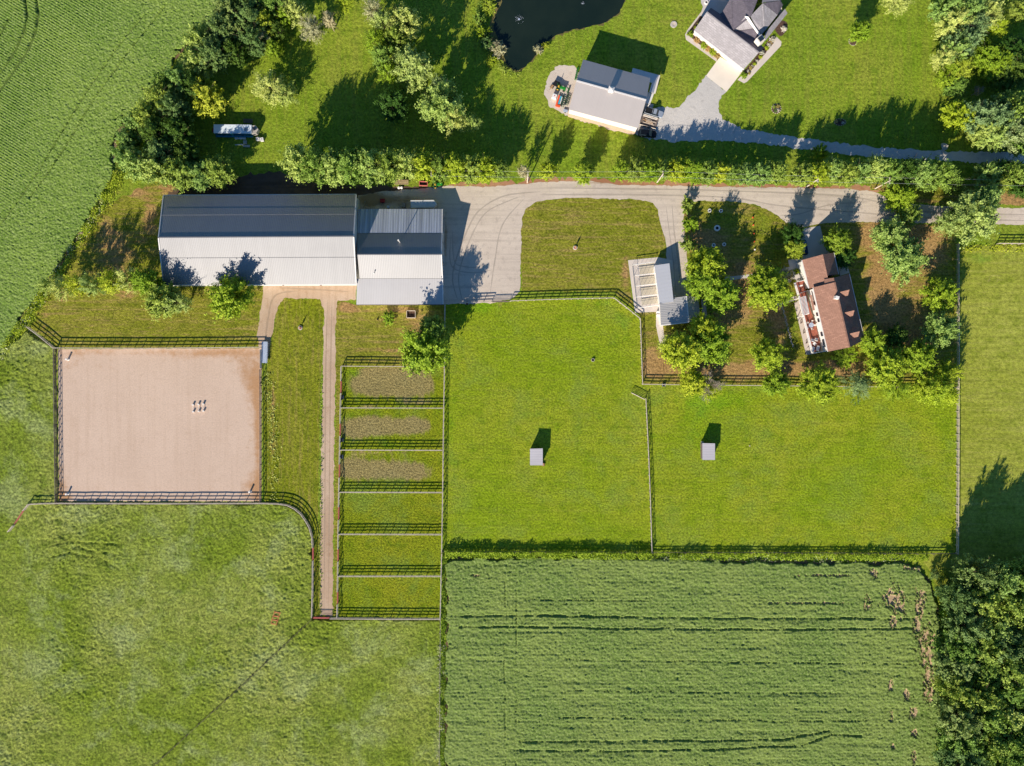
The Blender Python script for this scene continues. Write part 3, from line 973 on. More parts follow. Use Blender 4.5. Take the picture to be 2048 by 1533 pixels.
for i, (ln, w) in enumerate((([(655, 600), (651, 760), (650, 960), (648, 1225)], .4), ([(664, 600), (661, 760), (659, 960), (657, 1225)], .4), ([(600, 582), (550, 592), (536, 640), (530, 690)], .5), ([(560, 576), (640, 580), (700, 584)], .5))):
    ribbon('wheel_track', ln, w, M['rut_d'], 0.0215 + 0.0006 * i, i + 20)

# ---------------------------------------------------------------- building materials
M['roof_barn'] = metal_roof('barn_roof_sheet', (148, 146, 146), 0.0, 0.5, amt=0.03, bmp=0.012)
M['roof_stable'] = metal_roof('stable_roof_sheet', (148, 146, 146), 0.0, 0.5, amt=0.02, bmp=0.008)
M['roof_lean'] = metal_roof('lean_to_sheet', (192, 188, 186), 0.0, 0.5, amt=0.02, bmp=0.01)
M['roof_old'] = metal_roof('old_galvanised_sheet', (186, 190, 198), 0.0, 0.75, amt=0.3, bmp=0.03, streak=1.3, seam=0.15)
M['roof_stable_shade'] = metal_roof('stable_sheet_shaded', (150, 166, 186), 0.0, 0.5, amt=0.05, bmp=0.02)  # unused copy of the stable sheet, blue shade of the unlit slope in its colour
M['roof_shop'] = metal_roof('shop_roof', (186, 177, 172), math.radians(15), 0.4, amt=0.02, bmp=0.004, metal=0.35)
M['roof_kennel'] = metal_roof('kennel_roof', (190, 190, 194), math.radians(97), 0.4, amt=0.02, bmp=0.006)
M['roof_garage'] = metal_roof('garage_roof_sheet', (186, 182, 178), math.radians(97), 0.7, amt=0.05, bmp=0.015)
M['roof_shed'] = metal_roof('shed_roof_sheet', (196, 190, 192), math.radians(90), 0.5, amt=0.04, bmp=0.012, seam=0.0, metal=0.2)
M['shingle_brown'] = shingle('brown_shingles', (160, 120, 102), math.radians(13))
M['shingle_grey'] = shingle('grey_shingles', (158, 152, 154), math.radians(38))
M['shingle_grey_shade'] = shingle('grey_shingles_shaded', (112, 104, 112), math.radians(38))  # same grey shingles darkened, shade of the unlit slopes put into the colour
M['white'] = plain('white_paint', (236, 230, 222), 0.6, var=0.03, sc=0.6)
M['offwhite'] = plain('cream_siding', (228, 216, 202), 0.7, var=0.04, sc=0.8)
M['siding'] = plain('pale_siding', (205, 203, 200), 0.7, var=0.05, sc=0.8)
M['wains'] = plain('tan_wainscot', (190, 164, 140), 0.8, var=0.1, sc=1.0)
M['trim'] = plain('trim_white', (226, 220, 214), 0.6, var=0.04)
M['dark'] = plain('dark_gap', (32, 32, 34), 0.7, var=0.2)
M['glass'] = plain('window_glass', (40, 52, 62), 0.12, var=0.1, spec=0.6)
M['deck'] = plain('deck_boards', (158, 92, 72), 0.8, var=0.15, sc=2.0)
M['wood_w'] = plain('weathered_wood', (206, 190, 172), 0.9, var=0.2, sc=2.0)
M['wood_d'] = plain('dark_weathered_wood', (120, 106, 98), 0.9, var=0.25, sc=2.0)
M['wood_b'] = plain('raw_timber', (176, 138, 100), 0.85, var=0.2, sc=3.0)
M['wood_t'] = plain('tan_boards', (168, 150, 112), 0.85, var=0.2, sc=3.0)
M['steel'] = plain('grey_steel', (150, 156, 162), 0.4, 0.6, var=0.1)
M['steel_p'] = plain('pale_sheet_metal', (186, 196, 212), 0.45, 0.2, var=0.12, sc=3)
M['red'] = plain('faded_red_paint', (206, 108, 100), 0.6, var=0.1)
M['red_d'] = plain('deep_red_paint', (150, 38, 40), 0.6, var=0.15)
M['green_m'] = plain('machine_green', (40, 130, 48), 0.4, var=0.12, sc=4)
M['green_d'] = plain('implement_green', (44, 84, 50), 0.6, var=0.2, sc=4)
M['yellow'] = plain('machine_yellow', (228, 190, 70), 0.5, var=0.1)
M['tyre'] = plain('tyre_rubber', (36, 36, 36), 0.85, var=0.2, sc=4)
M['orange'] = plain('orange_paint', (232, 92, 48), 0.6, var=0.1, sc=3)
M['cyan'] = plain('bright_blue_paint', (60, 170, 196), 0.5, var=0.1)
M['teal'] = plain('teal_side', (30, 110, 130), 0.6, var=0.2)
M['vanroof'] = plain('van_roof', (222, 230, 236), 0.35, 0.0, var=0.06, sc=1.0)
M['silver'] = plain('silver_paint', (186, 194, 204), 0.3, 0.4, var=0.05)
M['black_p'] = plain('black_paint', (22, 26, 32), 0.2, 0.1, var=0.1)
M['blue_p'] = plain('navy_paint', (24, 52, 84), 0.25, 0.2, var=0.1)
M['stone'] = plain('pale_stone', (196, 186, 172), 0.9, var=0.2, sc=2.0)
M['black_r'] = plain('black_rubber_tub', (38, 38, 42), 0.7, var=0.2)
M['rust'] = plain('rusty_orange_steel', (206, 132, 84), 0.85, var=0.2, sc=4)
M['wire'] = plain('bare_wire', (190, 190, 186), 0.5, 0.3, var=0.05)
M['barkm'] = plain('bark', (96, 80, 66), 0.95, var=0.3, sc=3.0, bmp=0.05)
M['bark_pale'] = plain('pale_bark', (176, 162, 146), 0.95, var=0.2, sc=3.0, bmp=0.05)


def panel(name, parent, mat, pts, t=0.12):
    """roof plane given by photo pixels and pixel heights"""
    return MB().slab([P(*p) for p in pts], t).build(name, mat, parent)


def strip(name, parent, mat, a, b, w=0.25, t=0.12, lift=0.06):
    """ridge or edge trim between two photo points with heights"""
    A, B = P(*a), P(*b)
    d = (B - A).normalized()
    s = d.cross(Vector((0, 0, 1))).normalized() * (w / 2)
    A.z += lift
    B.z += lift
    return MB().slab([A + s, B + s, B - s, A - s], t).build(name, mat, parent)


def walls(name, parent, mat, tops, zb=0.0, inset=0.35, drop=0.14, centre=None):
    pts = [P(*p) for p in tops]
    c = centre or sum(pts, Vector()) / len(pts)
    out = []
    for p in pts:
        d = Vector((c.x - p.x, c.y - p.y, 0))
        out.append((p.x + (inset if d.x > 0 else -inset) * min(1, abs(d.x)), p.y + (inset if d.y > 0 else -inset) * min(1, abs(d.y)), p.z - drop))
    return MB().wall(out, zb).build(name, mat, parent)


# ---------------------------------------------------------------- riding barn (long, west)
b1 = thing('riding_barn', 'long riding barn with pale ribbed metal gable roof, the largest building', 'barn', P(520, 480))
NW, NE, RW, RE, SW, SE = (326.5, 391.5, 40), (712.7, 389.5, 40), (316.8, 475.3, 78), (707.8, 473, 78), (327, 569.5, 40), (712.7, 568, 40)
wl1 = walls('wall', b1, M['siding'], [NW, NE, RE, SE, SW, RW], inset=0.3)
panel('roof_slope', b1, M['roof_barn'], [NW, NE, RE, RW])
panel('roof_slope', b1, M['roof_barn'], [(317.0, 476.6, 77.6), (707.6, 474.2, 77.6), SE, SW])
strip('ridge_cap', b1, M['roof_barn'], (316.6, 475.6, 78), (707.9, 473.2, 78), 0.3, 0.1, 0.12)
M['lap'] = plain('sheet_lap_line', (140, 138, 138), 0.5, var=0.2, sc=1.0)
strip('sheet_lap', b1, M['lap'], (322.0, 431, 59.6), (710, 429, 59.6), 0.06, 0.02, 0.1)
strip('sheet_lap', b1, M['lap'], (322, 517, 61.3), (710, 515.5, 61.3), 0.08, 0.02, 0.14)
strip('rake_trim', b1, M['trim'], (326.6, 392, 40), (317, 475, 78), 0.28, 0.2, 0.08)
strip('rake_trim', b1, M['trim'], (327, 569, 40), (317, 477, 78), 0.28, 0.2, 0.08)
strip('rake_trim', b1, M['trim'], (712.4, 390, 40), (707.5, 472.6, 78), 0.28, 0.2, 0.08)
strip('rake_trim', b1, M['trim'], (712.4, 567.5, 40), (707.5, 474.6, 78), 0.28, 0.2, 0.08)
strip('gutter', b1, M['white'], (327, 570.2, 39), (712.8, 568.9, 39), 0.3, 0.2, 0.0)
strip('gutter', b1, M['white'], (326.6, 390.9, 39), (712.8, 389, 39), 0.25, 0.2, 0.0)
for xx in (420, 560, 640):
    MB().box((P(xx, 566, 18).x, P(xx, 571.5).y + 0.62, 2.2), (4.2, 0.12, 4.4)).build('sliding_door', M['offwhite'], wl1)
for xx in (568, 643):
    MB().box((P(xx, 570, 26).x, P(xx, 574).y - 0.05, 4.6), (0.5, 0.35, 0.25)).build('wall_lamp', M['dark'], wl1)

# ---------------------------------------------------------------- stable block (east wing)
b2 = thing('stable_block', 'stable block with stepped pale and galvanised metal roof beside the gravel yard', 'stable', P(800, 510))
wx = 716.2
n_e = [(wx, 418.5, 26), (884.8, 418.5, 26)]
n_b = [(714.5, 467, 38.5), (884, 467, 38.5)]
rdg = [(714.6, 509.2, 60), (882.6, 509.2, 60)]
s_b = [(719.2, 557.4, 38.5), (885, 557.4, 38.5)]
s_e = [(712.8, 609.5, 26), (886.2, 609, 26)]
wl2 = walls('wall', b2, M['siding'], [n_e[0], n_e[1], n_b[1], rdg[1], s_b[1], s_e[1], s_e[0], s_b[0], rdg[0], n_b[0]], inset=0.3, centre=P(800, 514, 20))
panel('roof_slope', b2, M['roof_old'], [n_e[0], n_e[1], (884, 466.6, 38), (714.5, 466.6, 38)])
panel('roof_slope', b2, M['roof_stable'], [(714.7, 467.2, 38.6), (883.6, 467.2, 38.6), rdg[1], rdg[0]])
panel('roof_slope', b2, M['roof_stable'], [(715, 510.2, 59.7), (882.6, 510.2, 59.7), s_b[1], s_b[0]])
panel('roof_slope', b2, M['roof_lean'], [(714.0, 558.0, 38.0), (885, 558.0, 38.0), s_e[1], s_e[0]])
strip('ridge_cap', b2, M['roof_stable'], (715, 509.6, 60), (882.8, 509.6, 60), 0.25, 0.1, 0.1)
for a, b in ((n_e[1], (884, 466.6, 38)), ((884, 467.4, 38.6), rdg[1]), (rdg[1], s_b[1]), ((885, 558, 38), s_e[1])):
    strip('rake_trim', b2, M['trim'], a, b, 0.26, 0.2, 0.08)
strip('gutter', b2, M['wood_d'], (712.8, 610.2, 25.4), (886.4, 609.7, 25.4), 0.22, 0.15, 0.0)
q = P(799.5, 484.5, 49)
MB().cyl((q.x, q.y, q.z - 0.3), (q.x, q.y, q.z + 2.6), 0.12).cyl((q.x, q.y, q.z + 2.5), (q.x, q.y, q.z + 2.9), 0.26, 0.2).build('flue', M['white'], b2)
q = P(748.5, 547.5, 42)
MB().cyl((q.x, q.y, q.z - 0.3), (q.x, q.y, q.z + 1.1), 0.09).cyl((q.x, q.y, q.z + 1.0), (q.x, q.y, q.z + 1.25), 0.2, 0.16).build('flue', M['white'], b2)
for yy, hh, ww, mt in ((438, 2.2, 1.2, 'dark'), (478, 3.4, 3.6, 'offwhite'), (500, 3.4, 3.6, 'offwhite'), (530, 2.2, 1.2, 'glass'), (548, 2.2, 1.2, 'glass'), (585, 2.6, 1.2, 'offwhite')):
    q = P(888, yy)
    MB().box((P(884.5, yy, 24).x + 0.02, q.y, hh / 2 + (0 if hh > 2.3 else 1)), (0.14, ww, hh if hh > 2.3 else 1.1)).build('stable_door' if hh > 2.3 else 'window', M[mt], wl2)

# ---------------------------------------------------------------- workshop (upper middle)
b3 = thing('workshop', 'grey roofed workshop turned at an angle below the pond', 'workshop', P(1218, 190))
r1, r2 = (1153.2, 161.5, 59), (1292.4, 200.3, 59)
n1, n2 = (1166.4, 119.5, 42), (1300.8, 156.6, 42)
s1, s2 = (1137.9, 219.4, 42), (1276.3, 256.7, 42)
wl3 = walls('wall', b3, M['offwhite'], [n1, n2, r2, s2, s1, r1], zb=2.4, inset=0.2)
walls('wainscot', b3, M['wains'], [(p[0], p[1], p[2]) for p in (n1, n2, s2, s1)], zb=0, inset=0.16, drop=42 * S - 2.4)
panel('roof_slope', b3, M['roof_shop'], [n1, n2, r2, r1])
panel('roof_slope', b3, M['roof_shop'], [(1152.6, 162.4, 58.7), (1291.8, 201.2, 58.7), s2, s1])
strip('ridge_cap', b3, M['trim'], (1153, 162, 59), (1292.2, 200.8, 59), 0.4, 0.1, 0.12)
q = P(1222, 180.5, 60)
cu = MB().box((q.x, q.y, q.z), (1.3, 1.3, 1.5), math.radians(-15)).build('cupola', M['white'], b3)
MB().box((q.x, q.y, q.z + 0.85), (1.7, 1.7, 0.5), math.radians(-15), taper=0.2).build('cupola_roof', M['trim'], cu)
panel('porch_roof', b3, M['roof_kennel'], [(1265.5, 136.2, 26), (1318.4, 150.8, 26), (1308.6, 186.8, 26), (1298.6, 184.4, 33), (1304, 166, 33), (1262.6, 153, 33)])
panel('porch_roof', b3, M['offwhite'], [(1318.6, 150.6, 27), (1320.4, 151.2, 27), (1310.8, 187.6, 27), (1303.5, 186, 27)])
MB().slab([P(1293, 184, 20), P(1308, 188, 20), P(1300, 209, 20), P(1290, 206, 20)], 0.12).build('porch_roof', M['trim'], b3)
for x, y in ((1266.5, 137.8), (1316.5, 151.5), (1307.2, 185.8), (1299, 207)):
    q = P(x, y, 20)
    MB().cyl((q.x, q.y, 0), (q.x, q.y, q.z), 0.12, n=6).build('post', M['white'], b3)
q = P(1225, 243, 0)
MB().box((P(1206, 247).x + 0.6, P(1206, 246.5).y, 1.3), (2.6, 0.12, 1.6), math.radians(-15)).build('window', M['glass'], wl3)
q = P(1294, 215)
MB().box((q.x, q.y, 0.07), (3.4, 2.6, 0.14), math.radians(-15)).build('door_step', M['concrete_grey'], b3)

# ---------------------------------------------------------------- kennels (strip roof + garage)
b4 = thing('kennel_building', 'narrow white kennel building with a pale roof beside fenced runs', 'kennel', P(1330, 570))
ka, kb, kc, kd = (1308.9, 531.3, 17), (1338.8, 527.1, 26), (1347.3, 604, 26), (1319.3, 607.6, 17)
walls('wall', b4, M['white'], [ka, kb, kc, kd], inset=0.12, drop=0.1)
panel('roof', b4, M['roof_kennel'], [ka, kb, kc, kd])
b5 = thing('garden_garage', 'low gabled garage with seamed metal roof half shaded by trees', 'garage', P(1358, 622))
ga, gb, gc = (1319.4, 605.6, 18), (1347.3, 601.8, 21.4), (1347, 596.6, 22)
gr1, gr2 = (1372.6, 592.6, 26), (1377.8, 644.4, 26)
gd, ge, gf = (1322, 650.8, 18), (1401, 639.6, 18), (1396.5, 595, 18)
walls('wall', b5, M['white'], [ga, gb, gc, gr1, gf, ge, gr2, gd], inset=0.12, drop=0.12, centre=P(1362, 622, 0))
panel('roof_slope', b5, M['roof_garage'], [(1319.4, 607.4, 18.2), (1347.5, 603.8, 22), (1347.2, 596.2, 22), gr1, gr2, gd])
panel('roof_slope', b5, M['roof_garage'], [(1372.9, 592.6, 26), gf, ge, (1378.1, 644.4, 26)])
strip('ridge_cap', b5, M['trim'], gr1, gr2, 0.3, 0.08, 0.1)
strip('rake_trim', b5, M['white'], (1322, 651.2, 18), (1378, 645, 26), 0.25, 0.15, 0.05)
# runs: rails and mesh panels
runs = thing('kennel_run_fence', 'white kennel run rails dividing four gravel runs on the concrete pad', 'fence', P(1290, 570))
for i, (x0, y0, x1, y1) in enumerate(((1270, 551.4, 1311, 546.4), (1272, 572.4, 1313.5, 567.6), (1273.5, 594.2, 1315, 589.6), (1266.5, 530, 1309, 524), (1276, 616, 1318, 610))):
    mb = MB()
    A, B = P(x0, y0, 11), P(x1, y1, 11)
    for z in (1.65, 1.25, 0.1):
        mb.cyl((A.x, A.y, z), (B.x, B.y, z), 0.09 if z > 1.6 else 0.025, n=6)
    n = 5
    for k in range(n + 1):
        p = A.lerp(B, k / n)
        mb.cyl((p.x, p.y, 0), (p.x, p.y, 1.65), 0.035, n=5)
    mb.build('run_divider', M['white'], runs)
mb = MB()
A, B = P(1266.5, 530, 11), P(1276, 616, 11)
for z in (1.62, 0.15):
    mb.cyl((A.x, A.y, z), (B.x, B.y, z), 0.04, n=6)
for k in range(25):
    p = A.lerp(B, k / 24)
    mb.cyl((p.x, p.y, 0), (p.x, p.y, 1.62), 0.025, n=4)
mb.build('run_front', M['steel'], runs)
for i, (x0, y0, x1, y1) in enumerate(((1278, 529, 1308, 550), (1279, 553, 1311, 571), (1281, 575, 1312, 592), (1282, 597, 1314, 611))):
    zone('run_gravel', [(x0, y0), (x1, y0 - 4), (x1 + 2, y1 - 4), (x0 + 2, y1)], M['run'], 0.034, rag=0.05)

# ---------------------------------------------------------------- brown-roofed house
b6 = thing('farmhouse', 'white two storey house with brown shingle roof, dormers and garage wing', 'house', P(1660, 600))
A1, A2, A3, A4, A5, A6 = (1604.6, 520.4, 34), (1645.7, 509.3, 54), (1667.2, 505.9, 34), (1677, 549, 34), (1654.5, 551.5, 54), (1618.3, 577.2, 34)
walls('garage_wall', b6, M['white'], [A1, A2, A3, A4, A6], inset=0.25)
panel('roof_slope', b6, M['shingle_brown'], [A1, A2, (1658.5, 568.5, 54), (1619.5, 577.6, 34.2)])
panel('roof_slope', b6, M['shingle_brown'], [(1646, 509.2, 54), A3, A4, (1654.8, 551.5, 54)])
m1, m2, m3, m4, m5, m6 = (1626.8, 575.4, 44), (1669.2, 565, 66), (1698.3, 548, 28), (1728, 676, 28), (1699, 695.2, 66), (1656.4, 703.6, 44)
wl6 = walls('wall', b6, M['white'], [m1, m2, (1700.5, 557, 30), m4, (1727, 685, 28), m5, m6], inset=0.3)
panel('roof_slope', b6, M['shingle_brown'], [m1, m2, m5, m6])
panel('roof_slope', b6, M['shingle_brown'], [(1669.6, 565, 66), (1667.5, 556, 62), m3, (1728.6, 680, 28), (1699.4, 695.2, 66)])
panel('roof_slope', b6, M['shingle_brown'], [(1648, 559, 52), (1667.5, 556, 62), (1669, 565, 64), (1650, 569.6, 54)])
strip('ridge_cap', b6, M['shingle_brown'], m2, m5, 0.4, 0.1, 0.08)
strip('gutter', b6, M['trim'], (1698.6, 547.6, 27.5), (1728.8, 680, 27.5), 0.25, 0.15, 0)
strip('gutter', b6, M['trim'], (1604.0, 520.6, 33.5), (1617.8, 577.2, 33.5), 0.25, 0.15, 0)
strip('gutter', b6, M['trim'], (1667.8, 505.9, 33.5), (1677.6, 549, 33.5), 0.2, 0.15, 0)
strip('gutter', b6, M['trim'], (1626.3, 575.6, 43.5), (1655.8, 703.8, 43.5), 0.25, 0.15, 0)
panel('bay_roof', b6, M['shingle_brown'], [(1619.5, 591, 33), (1623.6, 590, 36), (1630, 620.6, 36), (1625.8, 621.6, 33)])
for cx, cy in ((1689, 586.4), (1699, 627.5), (1709.5, 669.5)):
    pk0, pk1 = P(cx - 9, cy - 2, 62), P(cx + 10, cy - 6.5, 62)
    ax = (pk1 - pk0).normalized()
    sd = Vector((-ax.y, ax.x, 0))
    hw, dz = 1.5, 1.7
    mb = MB()
    for sgn in (1, -1):
        e0 = pk0 + sd * sgn * hw - Vector((0, 0, dz))
        e1 = pk1 + sd * sgn * hw - Vector((0, 0, dz))
        mb.slab([pk0, pk1, e1, e0], 0.1)
    d_ = mb.build('dormer', M['shingle_brown'], b6)
    w = MB()
    c = pk1 - ax * 0.25
    w.wall([c + sd * 1.3 - Vector((0, 0, dz)), c - Vector((0, 0, 0.15)), c - sd * 1.3 - Vector((0, 0, dz)), pk0 - sd * 1.3 - Vector((0, 0, dz)), pk0 + sd * 1.3 - Vector((0, 0, dz))], 5.0)
    w.V = [(v[0], v[1], max(v[2], 5.0)) for v in w.V]
    w.build('dormer_wall', M['white'], d_)
q = P(1672.5, 596, 66)
MB().box((q.x, q.y, q.z + 0.1), (1.0, 0.8, 1.6), math.radians(-13)).build('chimney', M['white'], b6)
for (x, y, h, w, z) in ((1640, 640, 40, 1.0, 4.4), (1637, 628, 40, 1.0, 4.4), (1644, 668, 40, 1.2, 4.4), (1647, 683, 40, 1.2, 4.4), (1650, 690, 40, 1.2, 4.4), (1633, 605, 40, 1.0, 4.4)):
    q = P(x, y, 30)
    f = (y - 575.4) / (703.6 - 575.4)
    base = P(1626.8, 575.4, 44).lerp(P(1656.4, 703.6, 44), f)
    MB().box((base.x + 0.24, base.y, z), (0.16, w, 1.2), math.radians(-13) * -1).build('window', M['glass'], wl6)
# chevron of deck boards and railings
dk = thing('deck', 'raised brown timber deck with white railings along the white house wall', 'deck', P(1625, 640))
DH = 16
def dz_(pts):
    return [(x, y, DH) for x, y in pts]
panel('deck_floor', dk, M['deck'], [(1597, 564, DH), (1607, 561, DH), (1612, 582, DH), (1616, 600, DH), (1622, 623, DH), (1631, 648, DH), (1641, 690, DH), (1642, 701, DH), (1624, 706, DH), (1608, 640, DH), (1600, 600, DH), (1590, 566, DH)], 0.2)
rl = [(1588, 566), (1598, 600), (1606, 636), (1623, 707), (1650, 703)]
mb = MB()
for (ax, ay), (bx, by) in list(zip(rl[:-1], rl[1:])) + [((1588, 566), (1609, 561)), ((1597, 588), (1614, 582))]:
    A, B = P(ax, ay, DH), P(bx, by, DH)
    for z in (0.15, 1.0):
        mb.slab([A + Vector((-0.13, -.1, z)), B + Vector((-0.13, -.1, z)), B + Vector((0.13, .1, z)), A + Vector((0.13, .1, z))], 0.08)
    n = max(2, int((B - A).length / 0.5))
    for k in range(n + 1):
        p = A.lerp(B, k / n)
        mb.box((p.x, p.y, p.z + 0.5), (0.06, 0.06, 1.0))
mb.build('railing', M['white'], dk)
mb = MB()
for k in range(15):
    t = k / 14
    A, B = P(1598 + 8 * t, 597 + 34 * t, 34), P(1612 + 7 * t, 593 + 33 * t, 34)
    mb.slab([A + Vector((0, -.09, 0)), B + Vector((0, -.09, 0)), B + Vector((0, .09, 0)), A + Vector((0, .09, 0))], 0.2)
for a_, b_ in (((1600, 596), (1607.5, 632)), ((1610, 593), (1617.5, 628))):
    A, B = P(*a_, 33), P(*b_, 33)
    mb.slab([A + Vector((-.2, 0, 0)), B + Vector((-.2, 0, 0)), B + Vector((.2, 0, 0)), A + Vector((.2, 0, 0))], 0.2)
    for p in (A, B):
        mb.cyl((p.x, p.y, 0), (p.x, p.y, p.z), 0.1, n=6)
mb.build('pergola', M['white'], dk)
for i in range(3):
    t = i / 2
    q = P(1603 + 11 * t, 641 + 40 * t, 5)
    MB().cyl((q.x, q.y, 0), (q.x + 1.2, q.y + 0.6, 2.3), 0.1, n=5).cyl((q.x, q.y - 1, 0), (q.x + 1.2, q.y + 0.5, 2.3), 0.1, n=5).cyl((q.x, q.y, 0.1), (q.x, q.y - 1, 0.1), 0.1, n=5).build('brace', M['wood_d'], dk)
mb = MB()
for k in range(7):
    q = P(1597 + 0.9 * k, 572 + 3.4 * k, DH - 2.2 * k)
    mb.box((q.x + 0.7, q.y, max(0.12, q.z)), (1.3, 0.4, 0.1), math.radians(13))
mb.build('stairs', M['white'], dk)
tb = thing('patio_table', 'round pale glass patio table with closed umbrella on the deck', 'table', P(1620.5, 651, DH))
L = P(1620.5, 651, DH)
MB().lathe((L.x, L.y, L.z), [(0.3, 0), (0.06, 0.05), (0.06, 0.7), (0.75, 0.7), (0.75, 0.76), (0.02, 0.77)], 12).build('table_top', M['steel_p'], tb)
for k in range(5):
    a = 2 * math.pi * k / 5
    ch = thing('patio_chair', 'pale patio chair on the %s side of the round deck table' % ('right', 'upper right', 'upper left', 'lower left', 'lower right')[k], 'chair', (L.x + 1.15 * math.cos(a), L.y + 1.15 * math.sin(a), L.z), a, 'chairs round the deck table')
    MB().box((0, 0, 0.42), (0.5, 0.5, 0.06)).build('seat', M['offwhite'], ch, world=False)
    MB().box((0.25, 0, 0.7), (0.06, 0.5, 0.5)).build('backrest', M['offwhite'], ch, world=False)
    for sx in (-.2, .2):
        for sy in (-.2, .2):
            MB().box((sx, sy, 0.2), (0.05, 0.05, 0.4)).build('leg', M['offwhite'], ch, world=False)
for i, (x, y, lb) in enumerate(((1624, 681, 'white armchair at the upper left of the lower deck seating group'), (1631.5, 679.5, 'white armchair at the upper right of the lower deck seating group'),
                                (1628, 688, 'small white square table in the middle of the lower deck seating group'), (1624.5, 699, 'white lounge seat at the lower left end of the deck'), (1634.5, 697, 'white lounge seat at the lower right end of the deck'))):
    q = P(x, y, DH)
    if 'table' in lb:
        t_ = thing('side_table', lb, 'table', q)
        MB().box((0, 0, 0.42), (0.9, 0.9, 0.06), 0.8).build('table_top', M['white'], t_, world=False)
        MB().box((0, 0, 0.2), (0.15, 0.15, 0.4)).build('leg', M['white'], t_, world=False)
    else:
        t_ = thing('lounge_chair', lb, 'chair', q, math.radians(-13))
        ln = 1.5 if 'lounge' in lb else 0.8
        MB().box((0, 0, 0.35), (0.8, ln, 0.16)).build('seat', M['white'], t_, world=False)
        MB().box((0, -ln / 2, 0.6), (0.8, 0.12, 0.55)).build('backrest', M['white'], t_, world=False)
        for sx in (-.38, .38):
            MB().box((sx, 0, 0.5), (0.08, ln, 0.2)).build('armrest', M['white'], t_, world=False)
q = P(1616, 600, DH)

# ---------------------------------------------------------------- upper right house
b7 = thing('grey_roofed_house', 'white house with many grey shingle gables at the top edge', 'house', P(1470, 60))
w1, w2, w3, w4 = (1413.6, 24.3, 42), (1517.9, 105.4, 42), (1488.2, 138.6, 15), (1388.4, 61, 15)
walls('garage_wall', b7, M['offwhite'], [w1, w2, w3, w4, ], inset=0.2)
panel('roof_slope', b7, M['shingle_grey'], [w1, w2, w3, w4])
panel('roof_slope', b7, M['shingle_grey_shade'], [(1413.9, 24.1, 42), (1518.2, 105.2, 42), (1528, 96, 26), (1500, 70, 26), (1470, 10, 26), (1440, 28, 26), (1422, 16, 26)])
strip('ridge_cap', b7, M['shingle_grey'], w1, w2, 0.35, 0.1, 0.08)
strip('gutter', b7, M['white'], (1388.2, 61.8, 14.5), (1488, 139.6, 14.5), 0.3, 0.15, 0)
# main block: ridge running up to the right, hips
e1, e2, e3 = (1463, -2, 40), (1465.2, 62.5, 44), (1503, 32, 60)
panel('roof_slope', b7, M['shingle_grey_shade'], [(1463, -40, 44), (1527, -30, 64), (1503, 32, 62), (1465.5, 62.5, 40)])
panel('roof_slope', b7, M['shingle_grey_shade'], [(1441, 30, 26), (1463, -6, 42), (1465.3, 62.5, 40), (1452, 50, 30)])
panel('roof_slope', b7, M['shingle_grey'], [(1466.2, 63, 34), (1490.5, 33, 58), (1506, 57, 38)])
panel('roof_slope', b7, M['shingle_grey_shade'], [(1466.5, 64, 33.6), (1506, 58, 37.5), (1520, 72, 34), (1524, 88, 28), (1519, 100, 26)])
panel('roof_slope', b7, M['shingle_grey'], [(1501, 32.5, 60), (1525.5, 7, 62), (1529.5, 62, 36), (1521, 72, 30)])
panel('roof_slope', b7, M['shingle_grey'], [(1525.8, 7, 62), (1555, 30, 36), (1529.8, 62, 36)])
panel('roof_slope', b7, M['shingle_grey_shade'], [(1526, 6.5, 62), (1560, 2, 44), (1566, 10, 34), (1555.4, 29.6, 35.8)])
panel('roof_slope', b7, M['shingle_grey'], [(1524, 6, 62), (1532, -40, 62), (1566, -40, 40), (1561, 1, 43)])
panel('porch_roof', b7, M['shingle_grey'], [(1529, 84, 20), (1531, 66, 28), (1570, 18, 28), (1575, 27, 20)])
MB().slab([P(1490, 32.6, 60), P(1497, 34, 60), P(1523, 73, 34), (P(1521, 75, 34))], 0.25).build('rake_trim', M['white'], b7)
walls('wall', b7, M['offwhite'], [(1463, -40, 36), (1465, 62, 26), (1520, 98, 22), (1530, 78, 22), (1570, 28, 22), (1566, -40, 30)], inset=0.6, drop=0.5)
q = P(1519, 82, 44)
chm = MB().box((q.x, q.y, q.z / 2 + 0.6), (1.9, 1.9, q.z + 1.2), math.radians(38)).build('chimney', M['offwhite'], b7)
MB().box((q.x, q.y, q.z + 1.28), (1.3, 1.3, 0.16), math.radians(38)).build('chimney_cap', M['glass'], chm)
rng = random.Random(5)
bs = [(1380.5, 67.5, 6, 'weeds'), (1383.5, 73, 3, 'weeds'), (1393, 81, 6, 'straw'), (1408, 90, 8, 'weeds'), (1416.5, 98.5, 6, 'straw'), (1425, 104, 8, 'weeds'), (1435, 112.5, 6, 'straw'),
      (1488, 151, 7, 'weeds'), (1496, 142, 3, 'pale'), (1502, 136, 4, 'straw'), (1504, 133, 3, 'pale'), (1510, 128, 4, 'weeds'), (1514, 122, 3, 'pale'), (1521, 114, 4, 'weeds'), (1534, 96, 5, 'weeds'),
      (1538, 90, 5, 'pale'), (1545, 79, 6, 'pale'), (1391, 56, 4, 'weeds'), (1397, 48, 3, 'weeds'), (1568, 58, 6, 'pale'), (1524, 106, 5, 'pale'), (1541, 85, 4, 'straw'), (1489, 156, 3, 'pale'), (1499, 147, 3, 'straw')]
M['straw'] = leaf('straw_grass_leaves', (168, 150, 86), (196, 172, 104), 0.2)
M['pale_bloom'] = leaf('white_blooms', (190, 186, 170), (220, 214, 200), 0.2)

